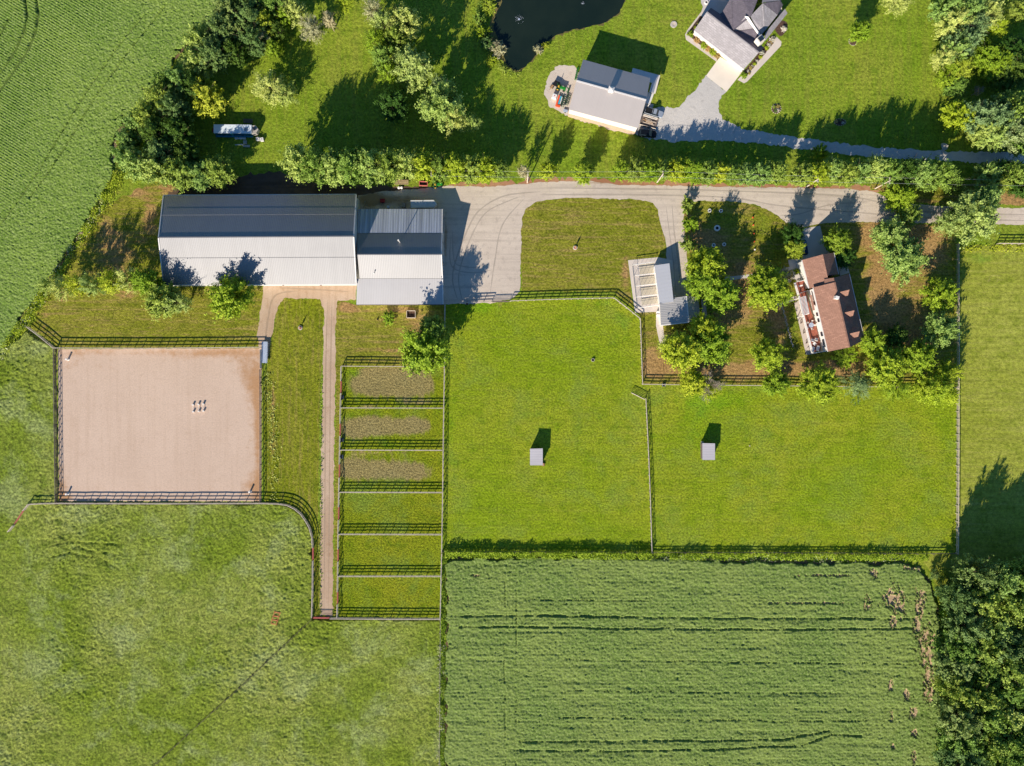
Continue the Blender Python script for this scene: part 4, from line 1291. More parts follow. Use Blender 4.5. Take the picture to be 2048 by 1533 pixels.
# ---------------------------------------------------------------- leaf meshes
def leaf_quads(Cn, Nn, size, rs, bend=0.0):
    """quads centred at Cn facing Nn"""
    n = len(Cn)
    Nn = Nn / (np.linalg.norm(Nn, axis=1, keepdims=True) + 1e-9)
    t = rs.randn(n, 3)
    u = np.cross(Nn, t)
    u /= np.linalg.norm(u, axis=1, keepdims=True) + 1e-9
    v = np.cross(Nn, u)
    s = (size * (0.65 + 0.7 * rs.rand(n)))[:, None] if np.ndim(size) else (size * (0.65 + 0.7 * rs.rand(n)))[:, None]
    a = Cn - u * s * 0.5
    b = Cn - v * s * 0.32
    c = Cn + u * s * 0.5
    d = Cn + v * s * 0.32
    V = np.stack([a, b, c, d], 1).reshape(-1, 3).astype(np.float32)
    F = np.arange(4 * n, dtype=np.int32).reshape(-1, 4)
    return V, F


def crown_mesh(name, seed, r=4.0, h=9.0, ncl=110, per=48, lsize=0.44, shape='round', gap=0.0, spread=0.62):
    rs = np.random.RandomState(seed)
    d = rs.randn(ncl, 3)
    d /= np.linalg.norm(d, axis=1, keepdims=True)
    rad = 0.35 + 0.65 * rs.rand(ncl) ** 0.45
    # uneven lobes
    lob = 1 + 0.09 * np.sin(3 * np.arctan2(d[:, 1], d[:, 0]) + seed) + 0.07 * np.sin(5 * np.arctan2(d[:, 1], d[:, 0]) + seed * 2.1) + 0.09 * rs.randn(ncl)
    z = d[:, 2]
    if shape == 'round':
        hz = 0.5 + 0.5 * z * rad
        prof = np.sqrt(np.clip(1 - z ** 2 * 0.55, 0, 1))
    elif shape == 'cone':
        hz = rs.rand(ncl) ** 1.15
        prof = (1 - hz) ** 0.8 * 1.25 + 0.06
        ang = rs.rand(ncl) * 2 * np.pi
        d[:, 0], d[:, 1] = np.cos(ang), np.sin(ang)
        rad = 0.45 + 0.55 * rs.rand(ncl) ** 0.5
    else:  # vase
        hz = 0.5 + 0.5 * z * rad
        prof = 0.45 + 0.55 * hz
    Cc = np.stack([d[:, 0] * rad * lob * prof * r, d[:, 1] * rad * lob * prof * r, hz * h], 1)
    out = Cc - np.array([0, 0, h * 0.35])
    out /= np.linalg.norm(out, axis=1, keepdims=True) + 1e-9
    k = rs.randint(int(per * 0.6), int(per * 1.4), ncl)
    idx = np.repeat(np.arange(ncl), k)
    n = len(idx)
    csz = (0.6 + 0.8 * rs.rand(ncl))[idx][:, None]
    o = out[idx]
    along = rs.randn(n, 1) * 0.85 * spread * 1.1
    lat = rs.randn(n, 3) * 0.36 * spread
    lat[:, 2] *= 0.55
    Cn = Cc[idx] + (o * along + lat) * csz * (r / 4.0)
    Cn[:, 2] = np.clip(Cn[:, 2], 0.0, h * 1.03)
    cr = (rs.randn(ncl, 3) * 0.35)[idx]
    Nn = o * 0.7 + np.array([0, 0, 0.4]) + cr + rs.randn(n, 3) * 0.38
    return leaf_quads(Cn, Nn, lsize, rs)


def mk_mesh(name, V, F):
    me = bpy.data.meshes.new(name)
    nf, k = F.shape
    me.vertices.add(len(V))
    me.vertices.foreach_set('co', V.ravel())
    me.loops.add(nf * k)
    me.loops.foreach_set('vertex_index', F.ravel())
    me.polygons.add(nf)
    me.polygons.foreach_set('loop_start', np.arange(0, nf * k, k, dtype=np.int32))
    me.polygons.foreach_set('loop_total', np.full(nf, k, dtype=np.int32))
    me.update(calc_edges=True)
    me.materials.append(None)
    return me


def trunk_mesh(seed, h=12.0, limbs=7, r0=0.28):
    rr = random.Random(seed)
    mb = MB()
    top = Vector((rr.uniform(-.4, .4), rr.uniform(-.4, .4), h * 0.72))
    mid = Vector((rr.uniform(-.2, .2), rr.uniform(-.2, .2), h * 0.35))
    mb.cyl((0, 0, 0), mid, r0, r0 * 0.7, 7)
    mb.cyl(mid, top, r0 * 0.7, r0 * 0.25, 7)
    for i in range(limbs):
        t = rr.uniform(0.25, 0.95)
        s = mid.lerp(top, t) if t > 0.4 else Vector((0, 0, h * 0.25)).lerp(mid, t)
        a = rr.uniform(0, 2 * math.pi)
        L = h * rr.uniform(0.16, 0.28)
        e = s + Vector((math.cos(a) * L, math.sin(a) * L, L * rr.uniform(0.3, 0.9)))
        mb.cyl(s, e, r0 * 0.32, r0 * 0.1, 5)
        for j in range(2):
            b = a + rr.uniform(-.9, .9)
            f = e + Vector((math.cos(b), math.sin(b), rr.uniform(0, .7))) * L * 0.45
            mb.cyl(s.lerp(e, 0.6 + 0.2 * j), f, r0 * 0.14, r0 * 0.05, 4)
    return mesh_from('trunk', mb.V, mb.F, M['barkm'])


LC = {'mid': ((96, 124, 38), (140, 162, 66)), 'dark': ((76, 102, 44), (122, 144, 76)), 'bright': ((122, 146, 22), (164, 180, 48)),
      'pale': ((134, 154, 66), (174, 186, 102)), 'olive': ((128, 146, 26), (162, 174, 56)), 'blue': ((98, 124, 68), (142, 162, 102)),
      'grey': ((158, 156, 108), (180, 174, 136)), 'deep': ((56, 86, 22), (86, 114, 38)), 'yellow': ((150, 166, 20), (184, 194, 52)), 'soft': ((118, 144, 54), (160, 180, 92))}
for k, (a, b) in LC.items():
    M['leaf_' + k] = leaf('leaves_' + k, a, b, 0.16)

CROWNS = {'round': [mk_mesh('crown', *crown_mesh('c', s, ncl=190, per=62)) for s in (1, 2, 3, 4, 5, 6)],
          'loose': [mk_mesh('crown', *crown_mesh('c', s, ncl=120, per=56, lsize=0.38, spread=0.72)) for s in (11, 12, 13)],
          'vase': [mk_mesh('crown', *crown_mesh('c', s, ncl=120, per=44, shape='vase')) for s in (21, 22)],
          'cone': [mk_mesh('crown', *crown_mesh('c', s, ncl=130, per=40, shape='cone', lsize=0.36)) for s in (31, 32)],
          'shrub': [mk_mesh('crown', *crown_mesh('c', s, r=4, h=6, ncl=60, per=36, lsize=0.85)) for s in (41, 42, 43)]}
NOMH = {'round': 9.0, 'loose': 9.0, 'vase': 9.0, 'cone': 9.0, 'shrub': 6.0}
TRUNKS = [trunk_mesh(s) for s in (1, 2, 3)]
SHT = [trunk_mesh(s, 12.0, 4, 0.5) for s in (7,)]


def twig_mesh(seed, r=3.2, h=8.0):
    rr = random.Random(seed)
    mb = MB()

    def br(p, d, L, rad, dep):
        e = p + d * L
        mb.cyl(p, e, rad, rad * 0.6, 4, cap=False)
        if dep:
            for _ in range(4):
                nd_ = (d + Vector((rr.gauss(0, .5), rr.gauss(0, .5), rr.gauss(0.1, .3)))).normalized()
                br(p.lerp(e, rr.uniform(.4, 1)), nd_, L * rr.uniform(.55, .8), rad * 0.55, dep - 1)
    for i in range(6):
        a = i * 1.05 + rr.random()
        br(Vector((0, 0, h * 0.2)), Vector((math.cos(a) * .55, math.sin(a) * .55, .8)).normalized(), h * 0.3, 0.13, 4)
    mb.cyl((0, 0, 0), (0, 0, h * 0.3), 0.22, 0.16, 7)
    return mesh_from('branches', mb.V, mb.F, M['bark_pale'])


TWIG = [twig_mesh(3), twig_mesh(9)]
tr_i = 0


def tree(x, y, r, h, col, label, cat='tree', group=None, form=None, name=None, hc=0.56):
    """x,y: crown centre in the photo; r crown radius px; h height px"""
    global tr_i
    tr_i += 1
    rr = random.Random(tr_i * 7 + 3)
    form = form or 'round'
    g = P(x, y, h * hc)
    t = thing(name or 'broadleaf_tree', label, cat, (g.x, g.y, 0), rr.uniform(0, 6.28), group)
    if col == 'bare':
        me = TWIG[tr_i % 2]
        o = bpy.data.objects.new('branches', me)
        o.scale = (r * S / 3.2, r * S / 3.2, h * S / 8.0)
        link(o, t)
        return t
    me = CROWNS[form][tr_i % len(CROWNS[form])]
    o = bpy.data.objects.new('crown', me)
    zb = 0.16 * h * S if form != 'shrub' else 0.02
    ch = h * S - zb
    kk = 0.9 if form in ('round', 'loose') and 'wood' not in label else 1.0
    o.scale = (r * S / 4.0 * kk, r * S / 4.0 * kk, ch / NOMH[form])
    o.location = (0, 0, zb)
    o.material_slots[0].link = 'OBJECT'
    o.material_slots[0].material = M['leaf_' + col] if 'leaf_' + col in M else M[col]
    link(o, t)
    tm = (SHT if form == 'shrub' else TRUNKS)
    k = bpy.data.objects.new('trunk' if form != 'shrub' else 'stem', tm[tr_i % len(tm)])
    sc = h * S / 12.0
    k.scale = (max(sc * 0.9, r * S / 5.0), max(sc * 0.9, r * S / 5.0), sc)
    link(k, t)
    return t


ORD = ['first', 'second', 'third', 'fourth', 'fifth', 'sixth', 'seventh', 'eighth', 'ninth', 'tenth', 'eleventh', 'twelfth', 'thirteenth', 'fourteenth',
       'fifteenth', 'sixteenth', 'seventeenth', 'eighteenth', 'nineteenth', 'twentieth', 'twenty-first', 'twenty-second', 'twenty-third', 'twenty-fourth', 'twenty-fifth', 'twenty-sixth', 'twenty-seventh', 'twenty-eighth', 'twenty-ninth', 'thirtieth', 'thirty-first', 'thirty-second']
CW = {'mid': 'mid green', 'dark': 'dark green', 'bright': 'bright green', 'pale': 'pale green', 'olive': 'olive yellow', 'blue': 'bluish green', 'grey': 'greyish', 'deep': 'deep green', 'yellow': 'yellow', 'soft': 'soft green', 'bare': 'leafless grey'}


def rank(lst, phrase, group, **kw):
    for i, e in enumerate(lst):
        x, y, r, h, c = e[:5]
        form = e[5] if len(e) > 5 else None
        tree(x, y, r, h, c, '%s tree, %s %s' % (CW[c], ORD[i], phrase), group=group, form=form, **kw)


# NW belt along the crop field, from the top edge down to the barn track
rank([(496, 8, 30, 95, 'dark'), (462, 26, 30, 95, 'dark'), (446, 66, 30, 100, 'dark'), (404, 84, 28, 95, 'soft'), (430, 112, 30, 100, 'dark'), (394, 130, 28, 90, 'soft'),
      (362, 166, 30, 95, 'soft'), (334, 170, 24, 80, 'mid'), (390, 178, 24, 90, 'deep'), (326, 202, 28, 95, 'mid'), (300, 238, 30, 90, 'mid'), (352, 218, 28, 100, 'dark'),
      (276, 256, 26, 80, 'soft'), (262, 284, 22, 75, 'soft'), (316, 272, 28, 95, 'deep'), (256, 316, 24, 85, 'soft'), (358, 262, 30, 90, 'deep'), (282, 332, 30, 95, 'soft'),
      (318, 342, 30, 95, 'soft'), (326, 308, 28, 90, 'dark'), (362, 346, 30, 80, 'mid'), (400, 350, 28, 62, 'soft'), (438, 344, 30, 66, 'mid'), (374, 310, 26, 70, 'deep')],
     'down the belt beside the upper left crop', 'trees of the belt beside the crop')
tree(417, 196, 34, 85, 'olive', 'yellowish green tree inside the belt, just above the old box van', form='round')
tree(409, 212, 22, 60, 'bright', 'bright lime green low tree at the belt edge nearest the box van', form='loose')
rank([(546, 6, 26, 85, 'mid'), (508, 84, 24, 85, 'dark'), (470, 108, 24, 80, 'deep'), (590, 24, 24, 70, 'pale'), (572, 36, 18, 60, 'bright'), (546, 98, 16, 50, 'bright'), (470, 60, 24, 90, 'dark'), (505, 40, 28, 96, 'dark'), (555, 62, 18, 60, 'deep')],
     'in the thicket along the left lawn edge', 'trees of the thicket at the lawn edge')
tree(528, 46, 26, 75, 'olive', 'olive yellow tree in the thicket near the top edge')
tree(524, 82, 20, 60, 'grey', 'brownish tree on the lawn side of the thicket', form='loose')
tree(624, 58, 24, 66, 'grey', 'sparse pinkish tree leaning over the lawn near the top', form='loose')
tree(658, 42, 12, 70, 'grey', 'thin pale tree right beside the sparse pinkish tree', form='loose')
tree(541, 176, 34, 62, 'pale', 'broad pale green tree standing alone left of the open lawn', form='loose')
tree(572, 190, 24, 50, 'soft', 'lower pale green tree touching the broad lone lawn tree', form='loose')
tree(687, 6, 20, 50, 'bright', 'small bright tree at the top edge above the open lawn', form='loose')
rank([(747, 22, 20, 90, 'grey', 'loose'), (766, 50, 22, 90, 'pale', 'loose'), (752, 84, 22, 80, 'bright', 'loose'), (770, 118, 24, 80, 'mid'), (776, 146, 20, 70, 'bright', 'loose'), (790, 78, 20, 80, 'mid')],
     'down the clump left of the pond lawn', 'trees of the clump in the upper lawn')
tree(812, 46, 30, 90, 'pale', 'pale tan round tree at the top of the upper lawn clump', form='round')
tree(825, 138, 38, 100, 'pale', 'large fluffy light green tree at the foot of the upper lawn clump')
tree(786, 210, 30, 75, 'deep', 'dark shaded tree in the big shadow above the hedge row')
tree(883, 212, 42, 95, 'soft', 'large mid lawn tree between the shaded tree and the pond', form='round')
tree(906, 240, 26, 70, 'pale', 'pale tree with bare tips at the foot of the large mid lawn tree', form='loose')
tree(944, 248, 16, 45, 'soft', 'small light tree right of the large mid lawn tree', form='loose')
tree(878, 168, 16, 60, 'blue', 'small bluish tree above the large mid lawn tree', form='loose')

# pond shrubs
for i, (x, y, r, h, c, lb) in enumerate(((978, 12, 14, 18, 'olive', 'yellowish shrub on the left pond bank at the top edge'), (958, 38, 12, 18, 'mid', 'green shrub on the grass left of the pond'),
                                        (965, 66, 13, 20, 'bright', 'bright shrub below the other left bank shrubs'), (996, 98, 15, 16, 'grey', 'brown shrub at the lower left pond bank'),
                                        (1077, 99, 9, 12, 'grey', 'tan round shrub on the lower right pond bank'), (1092, 90, 7, 10, 'olive', 'small yellow shrub beside the tan bank shrub'),
                                        (984, 122, 10, 12, 'bright', 'low green shrub at the bottom tip of the pond'), (1008, 138, 8, 8, 'mid', 'small green tuft at the pond outlet'), (974, 84, 14, 20, 'dark', 'dark shrub in shade on the left pond bank'))):
    tree(x, y, r, h, c, lb, cat='shrub', form='shrub', name='shrub')

# row along the drive, west part
rank([(598, 328, 34, 100, 'soft'), (634, 334, 32, 112, 'mid'), (668, 336, 32, 108, 'soft'), (704, 334, 32, 112, 'mid'), (742, 336, 32, 112, 'soft'), (778, 332, 30, 104, 'mid'), (812, 330, 26, 96, 'soft'), (846, 334, 26, 84, 'bright'),
      (878, 338, 26, 78, 'mid'), (910, 336, 26, 76, 'bright'), (942, 338, 26, 72, 'mid'), (974, 342, 24, 74, 'bright'), (1000, 342, 20, 66, 'mid')],
     'from the left in the row north of the barns', 'trees of the row north of the barns')
tree(1048, 344, 12, 58, 'grey', 'thin pale sapling between the barn row and the two young trees', form='loose')
tree(1098, 342, 19, 56, 'bright', 'left one of two separate young trees beside the drive', form='round')
tree(1168, 347, 22, 50, 'bright', 'right one of two separate young trees beside the drive', form='round')
rank([(1243, 342, 20, 46, 'bright'), (1270, 342, 22, 48, 'mid'), (1298, 342, 22, 50, 'bright'), (1326, 342, 18, 48, 'mid'), (1352, 340, 22, 54, 'bright'), (1384, 342, 24, 56, 'bright'), (1414, 344, 22, 58, 'mid'), (1440, 346, 18, 56, 'bright'),
      (1464, 348, 18, 58, 'mid'), (1492, 350, 20, 60, 'soft'), (1522, 348, 22, 66, 'soft'), (1552, 346, 22, 68, 'mid'), (1604, 350, 22, 64, 'mid'), (1636, 348, 22, 70, 'bright'), (1664, 340, 22, 72, 'soft'), (1690, 350, 22, 76, 'mid'),
      (1716, 346, 22, 78, 'soft'), (1746, 338, 24, 80, 'soft'), (1778, 346, 24, 82, 'mid'), (1810, 344, 22, 80, 'deep'), (1842, 346, 26, 84, 'soft'), (1876, 352, 30, 86, 'mid'), (1904, 366, 20, 60, 'deep')],
     'from the left in the row between both drives', 'trees of the row between the drives')
tree(1643, 303, 14, 30, 'bright', 'small round bright tree on the grass beside the upper drive', form='shrub', name='shrub')
rank([(1972, 348, 22, 70, 'soft'), (2002, 340, 20, 60, 'deep'), (1996, 366, 18, 60, 'mid'), (2026, 350, 24, 80, 'mid'), (2048, 372, 24, 80, 'deep')],
     'in the clump at the right edge between the drives', 'trees of the right edge clump')
tree(1798, 396, 30, 56, 'bright', 'bright green tree standing over the drive edge near the farmhouse')
tree(1818, 432, 22, 50, 'mid', 'mid green tree overhanging the drive right of the farmhouse')
tree(1779, 474, 34, 66, 'soft', 'upper one of two big light trees right of the farmhouse')
tree(1808, 520, 42, 80, 'soft', 'lower one of two big light trees right of the farmhouse')
tree(1944, 434, 46, 100, 'pale', 'huge silvery windswept tree over the drive at the right')
tree(1898, 446, 26, 84, 'pale', 'silvery side tree on the left of the huge windswept tree', form='loose')
tree(1966, 400, 28, 90, 'soft', 'silvery green tree at the upper side of the huge windswept tree')
rank([(1878, 589, 32, 64, 'bright'), (1881, 660, 32, 70, 'soft'), (1838, 715, 32, 66, 'bright'), (1872, 782, 32, 70, 'yellow', 'loose'), (1896, 745, 26, 60, 'bright', 'loose'), (1846, 774, 26, 60, 'bright', 'loose'), (1898, 790, 18, 54, 'yellow', 'loose')],
     'down the right corner of the farmhouse garden', 'trees in the right corner of the garden')
tree(1746, 684, 26, 50, 'bright', 'small bright tree at the lower right corner of the farmhouse')
tree(1792, 672, 22, 40, 'deep', 'dim tree in shade right of the farmhouse corner tree')
tree(1772, 733, 38, 66, 'bright', 'large bright tree above the garden fence right of the farmhouse')
tree(1792, 778, 26, 56, 'bright', 'yellow green tree straddling the garden fence', form='loose')
tree(1718, 772, 26, 40, 'blue', 'bluish dark conifer on the garden fence', form='cone', name='spruce_tree')
tree(1637, 768, 38, 62, 'bright', 'wide light green tree on the garden fence below the farmhouse', form='round')
tree(1553, 768, 26, 48, 'bright', 'round tree on the garden fence left of the wide one')
tree(1536, 708, 32, 62, 'bright', 'round bright tree on the lawn left of the deck')
tree(1386, 764, 26, 56, 'bright', 'green tree on the garden fence beside a leafless one')
tree(1420, 768, 26, 56, 'bare', 'leafless grey twiggy tree on the garden fence', name='bare_tree')
tree(1418, 784, 20, 30, 'yellow', 'low yellow green growth under the leafless tree', form='loose')
tree(1366, 704, 38, 86, 'bright', 'left one of the big tree pair below the garage')
tree(1424, 688, 38, 76, 'bright', 'right one of the big tree pair below the garage')
tree(1406, 658, 28, 70, 'bright', 'tree just below the garage right of the path')
tree(1334, 690, 18, 34, 'pale', 'pale grey green tree at the end of the kennel path', form='loose')
tree(1412, 532, 38, 76, 'bright', 'broad tree right of the kennel roof')
tree(1404, 566, 34, 70, 'bright', 'tree tucked between the kennel roof and the yard trees')
tree(1441, 588, 34, 74, 'bright', 'tree shading the garage roof from its upper right')
tree(1376, 410, 13, 20, 'mid', 'topmost of three bushes beside the short side drive', cat='bush', form='shrub', name='bush')
tree(1381, 449, 15, 22, 'bright', 'middle of three bushes beside the short side drive', cat='bush', form='shrub', name='bush')
tree(1379, 490, 15, 24, 'mid', 'lowest of three bushes beside the short side drive', cat='bush', form='shrub', name='bush')
tree(1586, 470, 22, 56, 'deep', 'dark tree at the left edge of the garage apron')
tree(1588, 498, 20, 50, 'olive', 'yellowish tree overhanging the parked blue car')
tree(1536, 578, 42, 64, 'bright', 'wide light green tree left of the deck stairs')
tree(1562, 588, 24, 48, 'bright', 'light green low tree touching the deck stairs', form='loose')
tree(1675, 482, 26, 52, 'olive', 'yellow green round tree above the farmhouse garage')
tree(1687, 515, 22, 38, 'deep', 'dark tree against the right wall of the farmhouse garage')
tree(1596, 543, 7, 8, 'bright', 'clipped round green bush at the stone path', cat='bush', form='shrub', name='bush')
tree(1690, 712, 22, 10, 'bright', 'low green shrubbery along the lower wall of the farmhouse', cat='bush', form='shrub', name='bush')
tree(1572, 548, 12, 12, 'grey', 'reddish brown shrub in the rockery by the stone path', cat='bush', form='shrub', name='bush')
# big tree by the stable corner and the lower left ones
tree(850, 700, 46, 100, 'bright', 'big bright tree at the corner of the stable and the paddocks')
tree(868, 660, 28, 86, 'mid', 'darker crown reaching from the big stable corner tree to the roof')
tree(777, 637, 13, 14, 'bright', 'small bright bush below the stable wall', cat='bush', form='shrub', name='bush')
tree(464, 594, 42, 100, 'bright', 'tree whose shadow falls on the middle of the barn roof')
rank([(92, 572, 16, 50, 'soft', 'loose'), (126, 578, 22, 70, 'pale', 'loose'), (158, 570, 22, 80, 'bright', 'loose'), (186, 572, 22, 80, 'pale', 'loose'), (224, 564, 24, 88, 'bright', 'loose'), (262, 562, 24, 92, 'pale', 'loose'), (298, 566, 28, 96, 'bright'),
      (328, 598, 34, 92, 'mid'), (356, 606, 24, 84, 'pale', 'loose')],
     'from the left in the row below the barn corner', 'trees of the row left of the barn corner')
# upper right garden
tree(1722, 64, 20, 56, 'bright', 'single young tree in a mulch ring on the upper right lawn')
tree(1794, 4, 26, 50, 'pale', 'pale green tree cut by the top edge right of the young tree', form='loose')
rank([(1892, 12, 30, 90, 'soft'), (1928, 28, 32, 96, 'soft'), (1968, 30, 26, 90, 'pale'), (1906, 46, 28, 90, 'pale'), (1940, 60, 28, 90, 'blue'), (1922, 86, 28, 90, 'blue'), (1908, 104, 26, 84, 'soft'), (1888, 116, 22, 70, 'pale', 'loose'),
      (1918, 136, 24, 70, 'olive', 'loose'), (1896, 152, 24, 60, 'bright', 'loose'), (1910, 172, 22, 50, 'mid')],
     'down the silvery tree line at the upper right', 'trees of the silvery line at the upper right')
tree(1995, 54, 20, 50, 'yellow', 'yellow green low tree at the right end of the silvery line', form='loose')
rank([(1972, 112, 30, 50, 'bright'), (1998, 128, 34, 50, 'bright'), (2028, 104, 30, 56, 'deep'), (2036, 140, 34, 60, 'deep'), (1978, 140, 22, 40, 'bright'), (2014, 158, 28, 50, 'deep'), (2046, 20, 28, 40, 'mid')],
     'in the bright thicket at the upper right edge', 'trees of the bright thicket')
tree(1957, 182, 10, 40, 'bare', 'small leafless grey tree standing in deep shade', name='bare_tree')
tree(1916, 234, 30, 64, 'yellow', 'yellow leaved tree at the left of the right edge grove')
rank([(1952, 236, 30, 80, 'blue'), (1990, 240, 32, 90, 'blue'), (2022, 224, 34, 90, 'mid'), (2048, 240, 32, 90, 'blue'), (1962, 262, 24, 70, 'soft'), (1984, 272, 28, 76, 'soft'), (2020, 268, 32, 86, 'blue'), (2046, 284, 26, 80, 'mid'), (1998, 214, 22, 70, 'dark')],
     'in the grey green grove at the right edge', 'trees of the right edge grove')

# lower right wood
rw = random.Random(77)
rows = []
yy = 1150
ri = 0
while yy < 1600:
    x0 = 1922 if yy > 1180 else 1944
    xx = x0 + rw.uniform(-6, 6) - (6 if yy > 1300 else 0)
    ci = 0
    while xx < 2125:
        c = rw.choice(['mid', 'mid', 'soft', 'dark', 'soft', 'mid'] if ci > 0 else ['mid', 'dark', 'mid'])
        tree(xx, yy + rw.uniform(-10, 10), rw.uniform(30, 40), rw.uniform(84, 108), c,
             '%s wood tree, %s from left in %s rank down' % (CW[c], ORD[ci], ORD[ri]), group='trees of the lower right wood')
        xx += rw.uniform(42, 54)
        ci += 1
    yy += 46
    ri += 1
rank([(1896, 1230, 12, 30, 'bright', 'loose'), (1892, 1290, 11, 26, 'bright', 'loose'), (1890, 1360, 10, 24, 'bright', 'loose'), (1890, 1500, 16, 34, 'bright', 'loose'), (1884, 1180, 12, 30, 'dark', 'loose'), (1870, 1150, 10, 20, 'dark', 'loose')],
     'bush on the field side of the lower right wood', 'bright undergrowth trees at the wood edge')

# flower bed plants
names = {'weeds': 'leaf_bright', 'straw': 'straw', 'pale': 'pale_bloom'}
kinds = {'weeds': 'green leafy', 'straw': 'straw yellow', 'pale': 'white flowering'}
cnt = {}
for (x, y, r, c) in bs:
    side = 'left' if x < 1440 else ('right' if x < 1550 else 'round right')
    k = (side, c)
    cnt[k] = cnt.get(k, 0) + 1
    tree(x, y, r * 0.9, r * 0.9, names[c], '%s plant, %s of its kind in %s mulch bed at grey house' % (kinds[c], ORD[cnt[k] - 1], side), cat='plant', form='shrub', name='plant', group='plants in the %s mulch bed' % side)


# ---------------------------------------------------------------- weeds and vines as one mass each
def weeds(name, line, width, dens, hgt, mat, label, size=0.3, seed=1, hump=0.7):
    rs = np.random.RandomState(seed)
    Pts = [Vector((*P(x, y)[:2],)) for x, y in line]
    out = []
    for a, b in zip(Pts[:-1], Pts[1:]):
        L = (b - a).length
        n = int(L * dens)
        t = rs.rand(n)
        nr = Vector((-(b - a).y, (b - a).x)).normalized()
        s = rs.randn(n) * width * 0.5
        for i in range(n):
            p = a.lerp(b, t[i]) + nr * s[i]
            out.append((p.x, p.y, s[i]))
    o = np.array(out)
    lump = vn(o[:, 0], o[:, 1], 0.55, seed)
    keep = rs.rand(len(o)) < np.clip(lump * 2.2 - 0.15, 0.1, 1)
    o, lump = o[keep], lump[keep]
    z = hgt * (rs.rand(len(o)) ** 0.5) * np.clip(1.25 - (np.abs(o[:, 2]) / width) ** 2, 0.2, 1) * (hump + 0.6 * lump) + 0.03
    Cn = np.stack([o[:, 0], o[:, 1], z], 1)
    Nn = np.array([0, 0, 0.7]) + rs.randn(len(o), 3) * 0.5
    V, F = leaf_quads(Cn, Nn, size, rs)
    return np_mesh(name, V, F, mat, label, 'weeds', 'stuff')


weeds('weeds', [(240, 345), (222, 380), (203, 410), (175, 462), (146, 500), (118, 552), (88, 590), (62, 632), (40, 660), (12, 700)], 2.2, 110, 1.1, M['leaf_bright'], 'bright green weeds along the edge of the upper left crop', 0.4, 3)
weeds('white_flower_weeds', [(215, 400), (180, 452), (80, 598), (56, 640), (30, 675), (5, 720)], 1.6, 12, 1.1, M['weeds_pale'], 'pale flowering weeds mixed into the edge of the upper left crop', 0.35, 4)
weeds('vine_hedge', [(890, 1108), (1100, 1110), (1302, 1112), (1500, 1112), (1700, 1113), (1852, 1113)], 1.4, 90, 1.5, M['leaf_bright'], 'bright green vine hedge along the lower pasture fence', 0.4, 5)
weeds('vine_hedge', [(892, 1104), (1000, 1105), (1302, 1105.5)], 0.7, 90, 1.9, M['leaf_bright'], 'taller vines climbing the lower fence of the middle pasture', 0.4, 15)
weeds('white_flower_weeds', [(1150, 1116), (1400, 1115), (1600, 1116), (1830, 1118)], 1.6, 14, 0.9, M['weeds_pale'], 'white flowering weeds along the top edge of the lower right crop', 0.3, 6)
weeds('weeds', [(888, 1112), (886, 1200), (886, 1300), (885, 1420), (884, 1560)], 1.2, 60, 1.1, M['leaf_bright'], 'dark green weeds between the meadow and the lower right crop', 0.38, 7)
weeds('white_flower_weeds', [(882, 1290), (881, 1400), (879, 1560)], 1.5, 34, 1.0, M['weeds_pale'], 'white flowering weeds on the meadow side of the lower right crop', 0.3, 8)
weeds('weeds', [(535, 745), (545, 850), (550, 920), (548, 1000)], 1.8, 18, 0.25, M['leaf_pale'], 'pale weeds along the outer side of the arena fence', 0.4, 9)
weeds('weeds', [(985, 100), (995, 125), (1015, 146), (1040, 150)], 1.3, 36, 0.8, M['leaf_mid'], 'green weeds round the lower end of the pond', 0.4, 10)
weeds('weeds', [(962, 0), (958, 60), (978, 96)], 2.2, 40, 1.0, M['leaf_mid'], 'green weeds on the left side of the pond bank', 0.4, 12)
weeds('weeds', [(1882, 1140), (1880, 1230), (1884, 1330), (1886, 1430), (1886, 1560)], 1.6, 40, 0.9, M['leaf_olive'], 'yellowish weeds between the lower right crop and the wood', 0.4, 13)
weeds('weeds', [(1920, 500), (1960, 498), (2060, 497)], 1.4, 30, 0.5, M['leaf_bright'], 'lush weeds under the short fence at the right edge', 0.4, 14)
weeds('weeds', [(642, 760), (643, 900), (640, 1080), (640, 1228)], 0.7, 14, 0.25, M['leaf_mid'], 'green weeds along the left edge of the dirt lane', 0.35, 16)

# ---------------------------------------------------------------- fences
POSTS = {}


def post_mesh(mat, h, w):
    k = (mat.name, round(h, 2), w)
    if k not in POSTS:
        mb = MB()
        mb.box((0, 0, h / 2), (w, w, h))
        POSTS[k] = mesh_from('post', mb.V, mb.F, mat)
    return POSTS[k]


